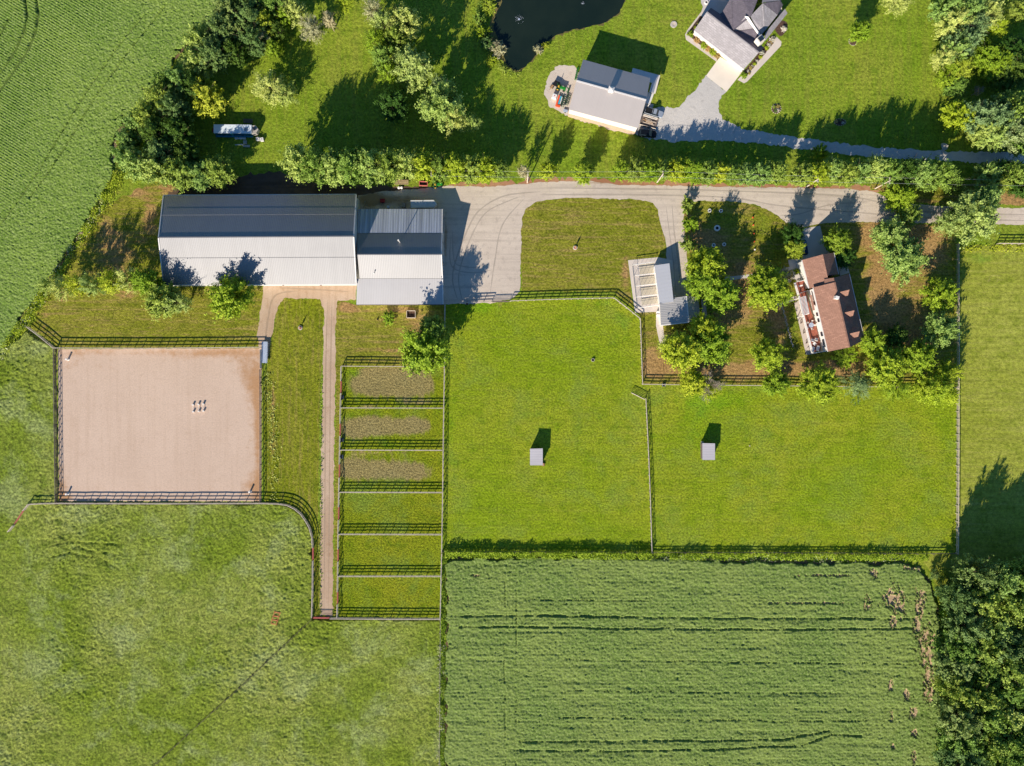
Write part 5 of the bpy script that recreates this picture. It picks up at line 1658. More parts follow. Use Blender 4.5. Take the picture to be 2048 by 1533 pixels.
def fence(label, line, mat='wood_w', h=1.58, rails=(0.52, 1.02, 1.5), spacing=2.33, cap=0.17, name='rail_fence', group=None, bw=0.19, pw=0.16, extra=0.04, seed=1):
    rr = random.Random(len(label) + seed)
    pts = [P(x, y) for x, y in line]
    t = thing(name, label, 'fence', pts[0], 0, group)
    o0 = pts[0]
    # rounded sequence of post positions
    seq = []
    for a, b in zip(pts[:-1], pts[1:]):
        n = max(1, round((b - a).length / spacing))
        for k in range(n):
            seq.append(a.lerp(b, k / n))
    seq.append(pts[-1])
    pm = post_mesh(M[mat], h + extra, pw)
    for p in seq[:100]:
        q = bpy.data.objects.new('post', pm)
        q.location = p - o0
        q.rotation_euler = (rr.gauss(0, .01), rr.gauss(0, .01), rr.uniform(-.05, .05))
        link(q, t)
    if len(seq) > 100:
        mb = MB()
        for p in seq[100:]:
            mb.box((p.x, p.y, h / 2), (pw, pw, h))
        tag(mb.build('posts', M[mat], t), kind='stuff')
    zj = [rr.gauss(0, 0.015) for _ in seq]
    for z in rails:
        mb = MB()
        for i, (a, b) in enumerate(zip(seq[:-1], seq[1:])):
            d = (b - a).normalized()
            s = Vector((-d.y, d.x, 0)) * (pw / 2 + 0.02)
            za, zb = z + zj[i], z + zj[i + 1]
            w = Vector((-d.y, d.x, 0)) * 0.02
            A, B = a + s, b + s
            n = len(mb.V)
            for p, zz in ((A, za), (B, zb)):
                for sg in (-1, 1):
                    for dz in (-bw / 2, bw / 2):
                        v = p + w * sg
                        mb.V.append((v.x, v.y, zz + dz))
            mb.F += [(n, n + 1, n + 5, n + 4), (n + 2, n + 6, n + 7, n + 3), (n + 1, n + 3, n + 7, n + 5), (n, n + 4, n + 6, n + 2)]
        mb.build('rail', M[mat], t)
    if cap:
        mb = MB()
        for i, (a, b) in enumerate(zip(seq[:-1], seq[1:])):
            d = (b - a).normalized()
            s = Vector((-d.y, d.x, 0)) * (cap / 2)
            za, zb = h + extra + 0.03 + zj[i], h + extra + 0.03 + zj[i + 1]
            A, B = Vector((a.x, a.y, za)), Vector((b.x, b.y, zb))
            mb.slab([A + s, B + s, B - s, A - s], 0.05)
        mb.build('cap_rail', M[mat], t)
    return t


def gate(label, a, b, mat='red', h=1.25, bars=5, rad=0.035, top=0.09):
    A, B = P(*a), P(*b)
    t = thing('farm_gate', label, 'gate', A)
    fr = MB()
    fr.cyl((A.x, A.y, h), (B.x, B.y, h), top, n=6).cyl((A.x, A.y, 0.15), (B.x, B.y, 0.15), 0.05, n=6)
    fr.cyl((A.x, A.y, 0.05), (A.x, A.y, h), 0.05, n=6).cyl((B.x, B.y, 0.05), (B.x, B.y, h), 0.05, n=6)
    fr.build('gate_frame', M[mat], t)
    for k in range(1, bars):
        z = 0.15 + (h - 0.15) * k / bars
        MB().cyl((A.x, A.y, z), (B.x, B.y, z), rad, n=5).build('bar', M[mat], t)
    return t


fence('dark board fence along the top side of the sand arena', [(60, 655), (88, 676), (113, 697), (300, 697.5), (523, 695.5)], 'wood_w', h=1.76, rails=(0.55, 1.1, 1.66))
fence('dark board fence along the left side of the sand arena', [(113.5, 699), (115, 850), (117, 1004)], 'wood_d', cap=0.14, h=1.7, rails=(0.55, 1.1, 1.62))
fence('dark board fence along the right side of the sand arena', [(523, 740), (523.5, 900), (523, 1003)], 'wood_d', cap=0.14, h=1.7, rails=(0.55, 1.1, 1.62))
fence('board fence along the bottom of the sand arena, curving down beside the dirt lane', [(62, 1008), (90, 1006.5), (117, 1006), (330, 1006.5), (523, 1006), (560, 1007), (578, 1010), (592, 1017), (604, 1027), (614, 1041), (621, 1054), (626, 1072), (627.5, 1092), (627.5, 1094)], 'wood_w', h=1.76, rails=(0.55, 1.1, 1.66))
fence('board fence on the left of the dirt lane, below the pink gate', [(627.5, 1120), (627, 1180), (625.5, 1233)], 'wood_w')
gate('faded pink gate on the left of the dirt lane', (627.5, 1095), (627.5, 1119))
fence('short board fence leading left from the arena corner', [(62, 1008), (52, 1020)], 'wood_w')
gate('faded red gate at the left end of the arena bottom fence', (51, 1021), (33, 1048), 'red')
fence('short fence end left of the red gate', [(32, 1050), (22, 1062)], 'wood_w')
gate('faded pink gate closing the bottom end of the dirt lane', (628, 1234), (660, 1234.5))
fence('board fence along the bottom of the lowest paddock', [(662, 1235), (676, 1235), (780, 1236), (881, 1236)], 'wood_w')
px = [(684, 733), (682.5, 816), (681, 900), (679.5, 984), (678, 1067), (677, 1151), (676, 1234)]
gnames = ['first', 'second', 'third', 'fourth', 'fifth', 'sixth']
gy = [(763, 786), (848, 871), (929, 954), (1014, 1038), (1098, 1121), (1183, 1206)]
for i in range(6):
    (x0, y0), (x1, y1) = px[i], px[i + 1]
    xa = lambda y: x0 + (x1 - x0) * (y - y0) / (y1 - y0)
    fence('left side fence of the %s paddock from the top, above its gate' % gnames[i], [(x0, y0 + 1), (xa(gy[i][0]), gy[i][0] - 1)], 'wood_w', group='left side fences of the paddocks')
    gate('pink red gate of the %s paddock from the top' % gnames[i], (xa(gy[i][0]), gy[i][0]), (xa(gy[i][1]), gy[i][1]))
    fence('left side fence of the %s paddock from the top, below its gate' % gnames[i], [(xa(gy[i][1]), gy[i][1] + 1), (x1, y1 - 1)], 'wood_w', group='left side fences of the paddocks')
for i, (y0, y1, xa, xb) in enumerate(((733, 734, 684, 820), (816, 816.5, 682.5, 886), (900, 900.5, 681, 885.5), (984, 984.5, 679.5, 885), (1067.5, 1068, 678, 884), (1151, 1151, 677, 882.5))):
    fence('%s cross fence of the paddocks, counted from the top' % gnames[i], [(xa + 1, y0), ((xa + xb) / 2, (y0 + y1) / 2), (xb, y1)], 'wood_w', group='cross fences of the paddocks')
fence('long board fence between the paddocks and the middle pasture', [(889.5, 738), (887.5, 860), (886, 984), (884, 1103)], 'wood_w')
fence('board fence on the right side of the two lowest paddocks', [(884, 1106), (882.5, 1170), (881, 1236)], 'wood_w')
fence('board fence from the stable corner down to the paddocks', [(890.5, 609), (890, 650), (889.5, 690), (889.3, 736)], 'wood_w')
fence('board fence from the stable corner along the gravel yard', [(893, 608.5), (950, 606), (983, 605)], 'wood_w')
gate('dark steel gate in the yard fence above the middle pasture', (985, 605), (1018, 604), 'wood_d')
fence('pale board fence along the top right of the middle pasture', [(1020, 603.5), (1100, 600.5), (1170, 598.5), (1227, 597.5), (1252, 617), (1279, 638.5)], 'wood_w')
fence('pale board fence on the right of the middle pasture beside the garden', [(1279, 639.5), (1281, 700), (1283.5, 768)], 'wood_w')
fence('board fence between the garden and the right pasture', [(1284.5, 769), (1400, 770.5), (1560, 772), (1740, 774), (1910, 776)], 'wood_w')
fence('pale board fence between the two pastures', [(1290, 798), (1295, 900), (1299, 1000), (1302, 1104)], 'wood_w')
gate('pale open gate leaf at the top of the fence between pastures', (1262, 786), (1288, 799), 'wood_w')
fence('tall posted fence under vines along the bottom of the middle pasture', [(887, 1102.5), (1000, 1103), (1302, 1104.5)], 'wood_d', h=1.9, rails=(0.5, 1.0), spacing=4.6, cap=0.0, extra=0)
fence('tall posted fence along the bottom of the right pasture', [(1303, 1104.5), (1500, 1105), (1700, 1106), (1862, 1107), (1909, 1107)], 'wood_d', h=1.9, rails=(0.4, 0.9), spacing=4.9, cap=0.0, extra=0)
fence('pale weathered board fence on the right side of garden and pasture', [(1911.5, 490), (1912, 700), (1911.5, 900), (1910.5, 1106)], 'wood_w')
fence('short board fence at the right edge below the drive', [(1992, 489), (2110, 490)], 'wood_w')
fence('low wire fence running diagonally across the lower left meadow', [(624, 1237), (560, 1298), (480, 1374), (400, 1446), (280, 1556)], 'wood_d', h=1.2, rails=(0.5, 0.8, 1.12), spacing=5, cap=0, bw=0.07)
fence('wire fence beside the weeds left of the lower right crop', [(880.5, 1238), (879.5, 1400), (878, 1600)], 'wood_w', h=1.2, rails=(0.5, 0.8, 1.12), spacing=4, cap=0, bw=0.05)

# ---------------------------------------------------------------- power line
poles = [(862, 346, 869, 359), (1056, 349, 1059, 362), (1326.5, 348, 1315, 366), (1637, 358, 1628, 372), (1781, 361, 1762, 370)]
ptops = []
for i, (x, y, bx_, by_) in enumerate(poles):
    h = 60
    q = P(x, y, h)
    t = thing('power_pole', '%s wooden power pole from the left, standing in the tree row' % ORD[i], 'power pole', (q.x, q.y, 0), 0, 'power poles along the drive')
    MB().cyl((0, 0, 0), (0, 0, q.z), 0.2, 0.14, 8).build('pole', M['wood_w'], t, world=False)
    MB().box((0, 0, q.z - 0.5), (0.16, 1.9, 0.16)).build('cross_arm', M['wood_w'], t, world=False)
    for s in (-0.8, 0, 0.8):
        MB().cyl((0, s, q.z - 0.42), (0, s, q.z - 0.15), 0.06, n=6).build('insulator', M['white'], t, world=False)
    if i == 3 or i == 4:
        MB().cyl((0.35, 0, q.z - 2.2), (0.35, 0, q.z - 1.2), 0.28, n=8).build('transformer', M['steel'], t, world=False)
    ptops.append(q)
ptops.append(P(2140, 366, 60))
for k, s in enumerate((-0.8, 0.8)):
    mb = MB()
    for a, b in zip(ptops[:-1], ptops[1:]):
        L = (b - a).length
        prev = None
        for i in range(13):
            u = i / 12
            p = a.lerp(b, u) + Vector((0, s, -0.15 - 4 * u * (1 - u) * L * 0.012))
            if prev is not None:
                mb.cyl(prev, p, 0.025, n=4, cap=False)
            prev = p
    tag(mb.build('power_line', M['wire']), 'long overhead wire along the tree row, the %s of two' % ('lower in the photo' if s < 0 else 'upper in the photo'), 'wire', 'wires between the poles')

# ---------------------------------------------------------------- field shelters
for i, (x0, y0, x1, y1, lb) in enumerate(((1060, 898, 1085.5, 931, 'small grey roofed field shelter in the middle pasture'), (1405, 887, 1430, 920.5, 'small whitish roofed field shelter in the right pasture'))):
    t = thing('field_shelter', lb, 'shelter', P((x0 + x1) / 2, (y0 + y1) / 2))
    hh = (20.5, 18.5)
    c = [(x0, y0, hh[0] + .8), (x1, y0 - 0.6 + i, hh[0]), (x1, y1, hh[1]), (x0, y1, hh[1])]
    panel('roof', t, M['roof_shed'], c, 0.14)
    pts = [P(*p) for p in c]
    cc = sum(pts, Vector()) / 4
    V = [(p.x + (0.2 if p.x < cc.x else -0.2), p.y + (0.2 if p.y < cc.y else -0.2), p.z - 0.15) for p in pts]
    # back and two sides, open to the east
    mb = MB()
    for a, b in ((3, 0), (0, 1), (2, 3)):
        n = len(mb.V)
        mb.V += [V[a], V[b], (V[b][0], V[b][1], 0), (V[a][0], V[a][1], 0)]
        mb.F.append((n, n + 1, n + 2, n + 3))
    mb.build('wall', M['wood_d'], t)
    for a in (1, 2):
        MB().cyl((V[a][0], V[a][1], 0), V[a], 0.1, n=6).build('post', M['wood_w'], t)
    q = P(x1 + 0.8, y1 - 1.5) if i == 0 else P(x0 - 1.0, y0 - 1)
    MB().box((q.x, q.y, 0.25), (0.7, 0.8, 0.5)).build('feed_bin', M['wood_b' if i == 0 else 'wood_w'], t)


# ---------------------------------------------------------------- vehicles
def car(label, x, y, ang, L=4.9, W=1.95, Hh=1.6, paint='black_p', cat='car', name='parked_car', kind='suv', group=None):
    q = P(x, y, 6)
    t = thing(name, label, cat, (q.x, q.y, 0), math.radians(ang), group)
    secs = [(-L / 2, 0.45, 0.75, .78), (-L / 2 + .15, 0.3, 0.95, .92), (-L * .25, 0.28, 1.02, 1), (L * .18, 0.28, 1.02, 1), (L * .3, .28, .98, .98), (L / 2 - .25, .3, .88, .9), (L / 2, .42, .7, .72)]
    mb = MB()
    for (sx, z0, z1, w) in secs:
        ww = W / 2 * w
        mb.V += [(sx, -ww, z0), (sx, -ww * 1.0, (z0 + z1) / 2), (sx, -ww * .9, z1), (sx, ww * .9, z1), (sx, ww, (z0 + z1) / 2), (sx, ww, z0)]
    for i in range(len(secs) - 1):
        for k in range(6):
            a, b = i * 6 + k, i * 6 + (k + 1) % 6
            mb.F.append((a, b, b + 6, a + 6))
    mb.F += [tuple(range(6)), tuple(range(len(mb.V) - 1, len(mb.V) - 7, -1))]
    mb.build('body', M[paint], t, world=False, smooth=False)
    if kind == 'suv':
        cab, top = (-L * .46, L * .22), (-L * .40, L * .06)
    elif kind == 'pickup':
        cab, top = (-L * .08, L * .24), (-L * .04, L * .12)
    else:
        cab, top = (-L * .36, L * .22), (-L * .24, L * .05)
    n = MB()
    w0, w1 = W / 2 * .88, W / 2 * .72
    n.V = [(cab[0], -w0, 1.0), (cab[1], -w0, 1.0), (cab[1], w0, 1.0), (cab[0], w0, 1.0), (top[0], -w1, Hh), (top[1], -w1, Hh), (top[1], w1, Hh), (top[0], w1, Hh)]
    n.F = [(0, 1, 5, 4), (1, 2, 6, 5), (2, 3, 7, 6), (3, 0, 4, 7), (4, 5, 6, 7)]
    n.build('glasshouse', M['glass'], t, world=False)
    MB().box(((top[0] + top[1]) / 2, 0, Hh + 0.02), (top[1] - top[0], w1 * 2, 0.05)).build('roof_panel', M[paint], t, world=False)
    for sx in (-L * .31, L * .31):
        for sy in (-1, 1):
            w_ = MB().cyl((sx, sy * (W / 2 - .2), .36), (sx, sy * (W / 2 + .02), .36), .36, n=14).build('wheel', M['tyre'], t, world=False)
            MB().cyl((sx, sy * (W / 2), .36), (sx, sy * (W / 2 + .04), .36), .2, n=10).build('rim', M['steel'], w_, world=False)
    for sy in (-.62, .62):
        MB().box((L / 2 - .06, sy, .68), (.1, .35, .16)).build('headlight', M['steel_p'], t, world=False)
    if kind == 'pickup':
        MB().box((-L * .28, 0, 1.0), (L * .36, W * .8, .1)).build('bed', M['dark'], t, world=False)
    return t


def wheels(t, xs, ys, r=0.35, w=0.22, mat='tyre'):
    for x in xs:
        for y in ys:
            MB().cyl((x, y - w / 2, r), (x, y + w / 2, r), r, n=12).build('wheel', M[mat], t, world=False)


car('black estate car parked below the flatbed trailer at the workshop', 1295.5, 267, -6, 5.4, 2.1, 1.65, 'black_p')
car('silver grey pickup truck parked above the flatbed trailer', 1308, 225, -16, 5.6, 2.1, 1.8, 'silver', cat='truck', name='pickup_truck', kind='pickup')
car('dark blue car under the tree edge beside the garage apron', 1609, 495, 97, 4.6, 1.8, 1.45, 'blue_p')
# flatbed with timber
q = P(1298, 244, 5)
t = thing('flatbed_trailer', 'grey flatbed trailer loaded with lumber between pickup and black car', 'trailer', (q.x, q.y, 0), math.radians(-16))
MB().box((0, 0, 0.62), (5.0, 3.0, 0.16)).build('bed', M['wood_d'], t, world=False)
for s in (-1, 1):
    MB().box((0, s * 1.52, 0.85), (5.0, 0.08, 0.4)).build('side_rail', M['wood_w'], t, world=False)
wheels(t, (-.6, .4), (-1.4, 1.4))
t2 = thing('lumber_pile', 'stack of pale planks lying on the flatbed trailer', 'lumber', (q.x, q.y, 0.71), math.radians(-16))
for k in range(7):
    MB().box((R.uniform(-.5, .6), -0.6 + 0.2 * k, 0.1 + R.uniform(0, .18)), (R.uniform(2.0, 3.6), 0.16, 0.1), R.uniform(-.06, .06)).build('plank', M['wood_b' if k % 2 else 'wood_w'], t2, world=False)
t3 = thing('metal_rack', 'white tubular rack standing on the upper edge of the flatbed trailer', 'rack', (q.x + .1, q.y + 1.2, 0.71), math.radians(-16))
MB().box((0, .3, .8), (4.6, .12, .12)).box((0, -.1, .5), (4.6, .12, .12)).build('bar', M['white'], t3, world=False)
for s in (-2.2, 0, 2.2):
    MB().box((s, .3, .4), (.1, .1, .8)).build('upright', M['white'], t3, world=False)

# horse trailer
q = P(847, 408, 17)
t = thing('horse_trailer', 'white gooseneck horse trailer parked against the stable block', 'trailer', (q.x, q.y, 0), math.radians(1))
mb = MB()
pts = [(-3.85, -1.15), (3.0, -1.15), (3.95, 0), (3.0, 1.15), (-3.85, 1.15)]
mb.slab([(x, y, 2.5) for x, y in pts], 2.05)
mb.build('body', M['siding'], t, world=False, bevel=0.08)
for x in (-2.2, -1.2, -.4, .6):
    MB().box((x, .4 - .25 * (x > 0), 2.56), (.3, .35, .12)).build('roof_vent', M['white'], t, world=False)
wheels(t, (-1.6, -.8), (-1.1, 1.1))


def tractor(label, x, y, ang, sc=1.0, canopy=False):
    q = P(x, y, 6)
    t = thing('compact_tractor', label, 'tractor', (q.x, q.y, 0), math.radians(ang))
    MB().box((.75, 0, .95), (1.7, .75, .6)).build('hood', M['green_m'], t, world=False, bevel=.08)
    MB().box((-.5, 0, .7), (1.4, .6, .5)).build('chassis', M['green_d'], t, world=False)
    MB().box((-.55, 0, 1.05), (.5, .55, .2)).build('seat', M['yellow'], t, world=False)
    for s in (-1, 1):
        MB().box((-.65, s * .62, 1.0), (1.0, .4, .14)).build('fender', M['green_m'], t, world=False)
        MB().cyl((-.65, s * .5, .6), (-.65, s * .86, .6), .6, n=14).build('wheel', M['tyre'], t, world=False)
        MB().cyl((1.2, s * .45, .36), (1.2, s * .7, .36), .36, n=12).build('wheel', M['tyre'], t, world=False)
        MB().cyl((-.65, s * .86, .6), (-.65, s * .89, .6), .28, n=10).build('hub', M['yellow'], t, world=False)
    MB().cyl((-.95, -.5, .9), (-.95, -.5, 2.1), .05, n=6).cyl((-.95, .5, .9), (-.95, .5, 2.1), .05, n=6).cyl((-.95, -.5, 2.1), (-.95, .5, 2.1), .05, n=6).build('roll_bar', M['dark'], t, world=False)
    MB().cyl((-.1, 0, 1.0), (-.2, 0, 1.35), .03, n=6).lathe((-.2, 0, 1.35), [(.2, 0), (.22, .03), (.05, .05)], 12).build('steering_wheel', M['dark'], t, world=False)
    if canopy:
        for s in (-1, 1):
            MB().cyl((1.0, s * .5, 1.0), (2.3, s * .5, .5), .06, n=6).build('loader_arm', M['green_m'], t, world=False)
        MB().box((2.5, 0, .4), (.4, 1.6, .5)).build('bucket', M['green_d'], t, world=False)
    return t


tractor('green garden tractor at the end of the hedge beside the gravel yard', 874, 369.5, 8)
tractor('green tractor with loader on the gravel patch left of the workshop', 1121, 175, -18, canopy=True)
q = P(847, 368, 4)
t = thing('farm_wagon', 'small pink red open wagon behind the garden tractor', 'wagon', (q.x, q.y, 0), math.radians(-2))
MB().box((0, 0, .5), (2.4, 1.2, .1)).build('bed', M['dark'], t, world=False)
for s in (-1, 1):
    MB().box((0, s * .6, .75), (2.5, .16, .5)).build('side_board', M['red'], t, world=False)
    MB().box((s * 1.2, 0, .75), (.16, 1.04, .5)).build('end_board', M['red'], t, world=False)
wheels(t, (-.7, .7), (-.55, .55), .28, .15)
q = P(803, 365, 4)
t = thing('wooden_trailer', 'flat tan wooden wagon deck under the hedge north of the stable', 'wagon', (q.x, q.y, 0))
MB().box((0, 0, .75), (4.2, 1.4, .1)).build('deck', M['wood_t'], t, world=False)
for s in (-.5, 0, .5):
    MB().box((0, s, .82), (4.2, .05, .03)).build('batten', M['wood_b'], t, world=False)
wheels(t, (-1.4, 1.4), (-.55, .55), .3, .15)
for i, xx in enumerate((797.5, 803)):
    q = P(xx, 375.5, 4)
    t = tag(MB().lathe((q.x, q.y, 0), [(.36, 0), (.4, .2), (.4, .6), (.3, .75), (.05, .78)], 12).build('water_tub', M['white'], None), '%s one of two white tubs below the tan wagon deck' % ('left' if i == 0 else 'right'), 'tub')

# oddments in the shade north of the stable
q = P(731, 408, 4)
t = thing('step_ladder', 'pale metal A shaped ladder frame in the shade between the barns', 'ladder', (q.x, q.y, 0))
for s in (-1, 1):
    MB().cyl((s * .7, -1, 0), (0, .6, 1.6), .05, n=5).build('rail', M['steel'], t, world=False)
MB().cyl((-.45, -.4, .55), (.45, -.4, .55), .05, n=5).build('rung', M['steel'], t, world=False)
q = P(765, 402, 4)
t = thing('garden_cart', 'dull red cart in the shade north of the stable', 'cart', (q.x, q.y, 0))
MB().box((0, 0, .6), (1.3, 1.0, .5), taper=1.1).build('tub', M['red_d'], t, world=False)
wheels(t, (0,), (-.55, .55), .3, .12)
q = P(776, 414, 6)
tag(MB().lathe((q.x, q.y, 0), [(.45, 0), (.45, 1.0), (.4, 1.1), (.15, 1.12), (.12, 1.2)], 14).build('water_tank', M['steel_p']), 'round pale tank against the north wall of the stable', 'tank')
q = P(807, 411, 6)
t = thing('pallet_box', 'grey slatted crate standing left of the horse trailer', 'crate', (q.x, q.y, 0))
MB().box((0, 0, .5), (1.1, 1.4, 1.0)).build('body', M['wood_d'], t, world=False)
for k in range(4):
    MB().box((0, -.5 + .33 * k, 1.03), (1.1, .14, .05)).build('slat', M['wood_w'], t, world=False)

# old box van and its clutter (upper left)
q = P(467, 259, 17)
t = thing('old_box_van', 'old box van body with pale blue roof and teal side near the belt', 'van', (q.x, q.y, 0), math.radians(-0.5))
MB().slab([(-5.9, -1.15, 2.4), (5.2, -1.15, 2.4), (5.2, 1.35, 2.4), (-5.9, 1.35, 2.4)], 2.0).build('box_body', M['teal'], t, world=False)
MB().slab([(-5.9, -1.2, 2.55), (5.3, -1.2, 2.55), (5.3, 1.4, 2.55), (-5.9, 1.4, 2.55)], 0.14).build('roof', M['vanroof'], t, world=False)
MB().slab([(5.3, -1.25, 2.3), (6.5, -.9, 2.0), (7.1, .3, 1.9), (6.4, 1.3, 2.1), (5.3, 1.35, 2.3)], 1.7).build('cab', M['stone'], t, world=False)
MB().box((6.1, .35, 2.26), (.9, 1.0, .12), .4).build('windscreen', M['glass'], t, world=False)
MB().box((-6.4, 0, 1.5), (.5, 1.2, .4)).build('tail_board', M['red_d'], t, world=False)
MB().box((-.2, -1.7, 1.3), (11, .5, .2)).build('running_board', M['teal'], t, world=False)
wheels(t, (-3.6, 4.2), (-1.1, 1.1), .45, .3)
for k in range(3):
    MB().box((3.7, .3 - .35 * k, 2.64), (1.1, .08, .06)).build('roof_bar', M['dark'], t, world=False)
for i, (x, y, lb) in enumerate(((473, 275, 'leftmost of three white bee hives beside the box van'), (480.6, 275, 'middle one of three white bee hives beside the box van'), (487.8, 275.2, 'rightmost of three white bee hives beside the box van'),
                                (515.5, 278.5, 'left one of two white bee hives in front of the box van'), (523.6, 279.4, 'right one of two white bee hives in front of the box van'))):
    q = P(x, y, 5)
    t = thing('bee_hive', lb, 'bee hive', (q.x, q.y, 0), 0.05 * i, 'white bee hives')
    MB().box((0, 0, .45), (.85, .9, .7)).build('hive_body', M['white'], t, world=False)
    MB().box((0, 0, .84), (.98, 1.05, .08)).build('lid', M['trim'], t, world=False)
    MB().cyl((0, .05, .88), (0, .05, .98), .1, n=8).build('vent_cap', M['dark'], t, world=False)
for i, (x, y, w, l, lb) in enumerate(((496, 242.5, 2.8, 1.3, 'grey board platform above the box van'), (490, 285, 1.1, 1.1, 'small grey pallet below the bee hives'), (493, 292.5, 2.0, .7, 'brownish plank pallet at the bottom of the hive clutter'))):
    q = P(x, y, 2)
    t = thing('pallet', lb, 'pallet', (q.x, q.y, 0), -0.04)
    n = max(3, int(l / .25))
    for k in range(n):
        MB().box((0, -l / 2 + l * (k + .5) / n, .32), (w, l / n * .85, .05)).build('board', M['wood_w' if i else 'wood_d'], t, world=False)
    for s in (-1, 1):
        MB().box((s * w * .42, 0, .14), (.12, l, .28)).build('bearer', M['wood_d'], t, world=False)
q = P(477, 289.5, 2)
tag(MB().cyl((q.x - 1.1, q.y - .05, .15), (q.x + .9, q.y + .1, .15), .13, n=8).cyl((q.x + .8, q.y + .12, .15), (q.x + 1.3, q.y - .1, .15), .15, n=8).build('drain_pipe', M['white']), 'white plastic pipe lying in the grass below the bee hives', 'pipe')

# workshop yard clutter
q = P(1113, 168, 6)
t = thing('patio_umbrella_frame', 'dark grey canvas canopy frame above the green tractor', 'canopy', (q.x, q.y, 0))
t.name = 'canopy_frame'
MB().box((0, 0, .9), (1.8, 1.6, .12), -.5).build('canvas', M['dark'], t, world=False)
for s in (-1, 1):
    MB().box((s * .7, 0, .45), (.08, .08, .9)).build('post', M['steel'], t, world=False)
q = P(1109, 193, 6)
t = thing('water_tank', 'white cube tank on the gravel left of the workshop', 'tank', (q.x, q.y, 0), math.radians(-20))
MB().box((0, 0, .65), (1.35, 1.3, 1.1)).build('tank_body', M['white'], t, world=False, bevel=.08)
MB().box((0, 0, .06), (1.4, 1.35, .12)).build('pallet_base', M['wood_w'], t, world=False)
MB().cyl((0, 0, 1.2), (0, 0, 1.28), .16, n=10).build('lid', M['red'], t, world=False)
q = P(1118.5, 202, 4)
t = thing('snow_blade', 'orange implement with bright blue deck on the workshop gravel', 'implement', (q.x, q.y, 0), math.radians(73))
MB().box((0, .45, .4), (3.2, .5, .5)).build('frame', M['orange'], t, world=False)
MB().box((-1.5, 0, .4), (.6, 1.4, .4)).build('blade', M['orange'], t, world=False)
MB().box((.3, -.1, .5), (2.4, .45, .3)).build('deck', M['cyan'], t, world=False)
MB().box((.3, -.5, .4), (2.2, .2, .3)).build('guard', M['white'], t, world=False)
for i, (x, y, ang, mt, lb) in enumerate(((1126.5, 203, 73, 'green_d', 'left dark green spring harrow beside the orange implement'), (1135, 200, 73, 'green_d', 'right dark green disc harrow nearest the workshop wall'), (1153.5, 148, 78, 'green_m', 'narrow green rake implement against the workshop end wall'))):
    q = P(x, y, 3)
    t = thing('harrow', lb, 'implement', (q.x, q.y, 0), math.radians(ang))
    L_, W_ = (3.6, 1.1) if i < 2 else (4.0, .5)
    for s in (-1, 0, 1):
        MB().box((0, s * W_ / 2, .45), (L_, .09, .09)).build('frame_bar', M[mt], t, world=False)
    for k in range(6):
        x_ = -L_ / 2 + L_ * (k + .5) / 6
        MB().box((x_, 0, .4), (.1, W_, .1), .3 * (-1) ** k).build('cross_bar', M[mt], t, world=False)
        MB().cyl((x_, W_ * .3, .25), (x_ + .04, W_ * .3, .25), .25, n=10).build('disc', M['steel' if k % 3 == 0 else 'dark'], t, world=False)
q = P(1104, 174, 3)
t = thing('garden_tiller', 'small tan two wheeled tiller at the left rim of the gravel patch', 'implement', (q.x, q.y, 0), 1.0)
MB().box((0, 0, .5), (1.2, .6, .3)).build('engine', M['wood_b'], t, world=False)
MB().cyl((-.6, 0, .5), (-1.4, 0, 1.0), .04, n=5).build('handle', M['dark'], t, world=False)
wheels(t, (0,), (-.4, .4), .35, .15)
q = P(1131, 222, 3)
t = thing('small_utility_trailer', 'tiny pale trailer at the lower left corner of the workshop', 'trailer', (q.x, q.y, 0), -.2)
MB().box((0, 0, .4), (1.3, .8, .2)).build('bed', M['steel_p'], t, world=False)
wheels(t, (0,), (-.45, .45), .22, .12)

# ---------------------------------------------------------------- arena furniture
for i, (x, y, lb) in enumerate(((132.5, 719, 'white post with a thick sleeve in the upper left arena corner'), (132, 989, 'white post with a thick sleeve in the lower left arena corner'), (498.5, 984.5, 'white post with a thick sleeve in the lower right arena corner'))):
    q = P(x, y, 7)
    t = thing('marker_post', lb, 'post', (q.x, q.y, 0), 0, 'white marker posts in the arena')
    MB().lathe((0, 0, 0), [(.42, 0), (.42, .1), (.26, .14), (.26, 1.1)], 14).build('sleeve', M['white'], t, world=False)
    MB().lathe((0, 0, 1.1), [(.3, 0), (.3, .06), (.05, .1)], 14).build('cap', M['white'], t, world=False)
for i, x in enumerate((386, 397, 406.5)):
    y = 817 - .8 * i
    q = P(x, y, 3)
    t = thing('horse_jump', '%s small white pole jump on the arena sand' % ('left', 'middle', 'right')[i], 'jump', (q.x, q.y, 0), math.radians(2), 'small white jumps in the arena')
    for s in (-1, 1):
        b = MB().box((0, s * 1.05, .3), (.5, .34, .6))
        b.build('standard', M['white'], t, world=False)
    MB().cyl((0, -.9, .42), (0, .9, .42), .07, n=8).build('pole', M['white'], t, world=False)
q = P(529, 705, 6)
t = thing('mounting_ramp', 'pale grey metal mounting ramp beside the arena entrance', 'ramp', (q.x, q.y, 0), math.radians(-2))
MB().box((0, 0, .75), (1.8, 6.4, .1)).build('deck', M['steel_p'], t, world=False)
for s in (-1, 1):
    MB().box((s * .85, 0, 1.1), (.08, 6.4, .08)).build('handrail', M['steel'], t, world=False)
    for k in range(5):
        MB().box((s * .85, -3 + 1.5 * k, .55), (.08, .08, 1.1)).build('upright', M['steel'], t, world=False)
gate('pale gate between arena and mounting ramp', (523, 700), (523, 737), 'steel')
q = P(521.5, 766, 4)
tag(MB().box((q.x, q.y, .7), (.9, .35, .3), .8).box((q.x, q.y, .3), (.12, .12, .6)).build('mailbox', M['dark']), 'small dark box on the right arena fence', 'box')

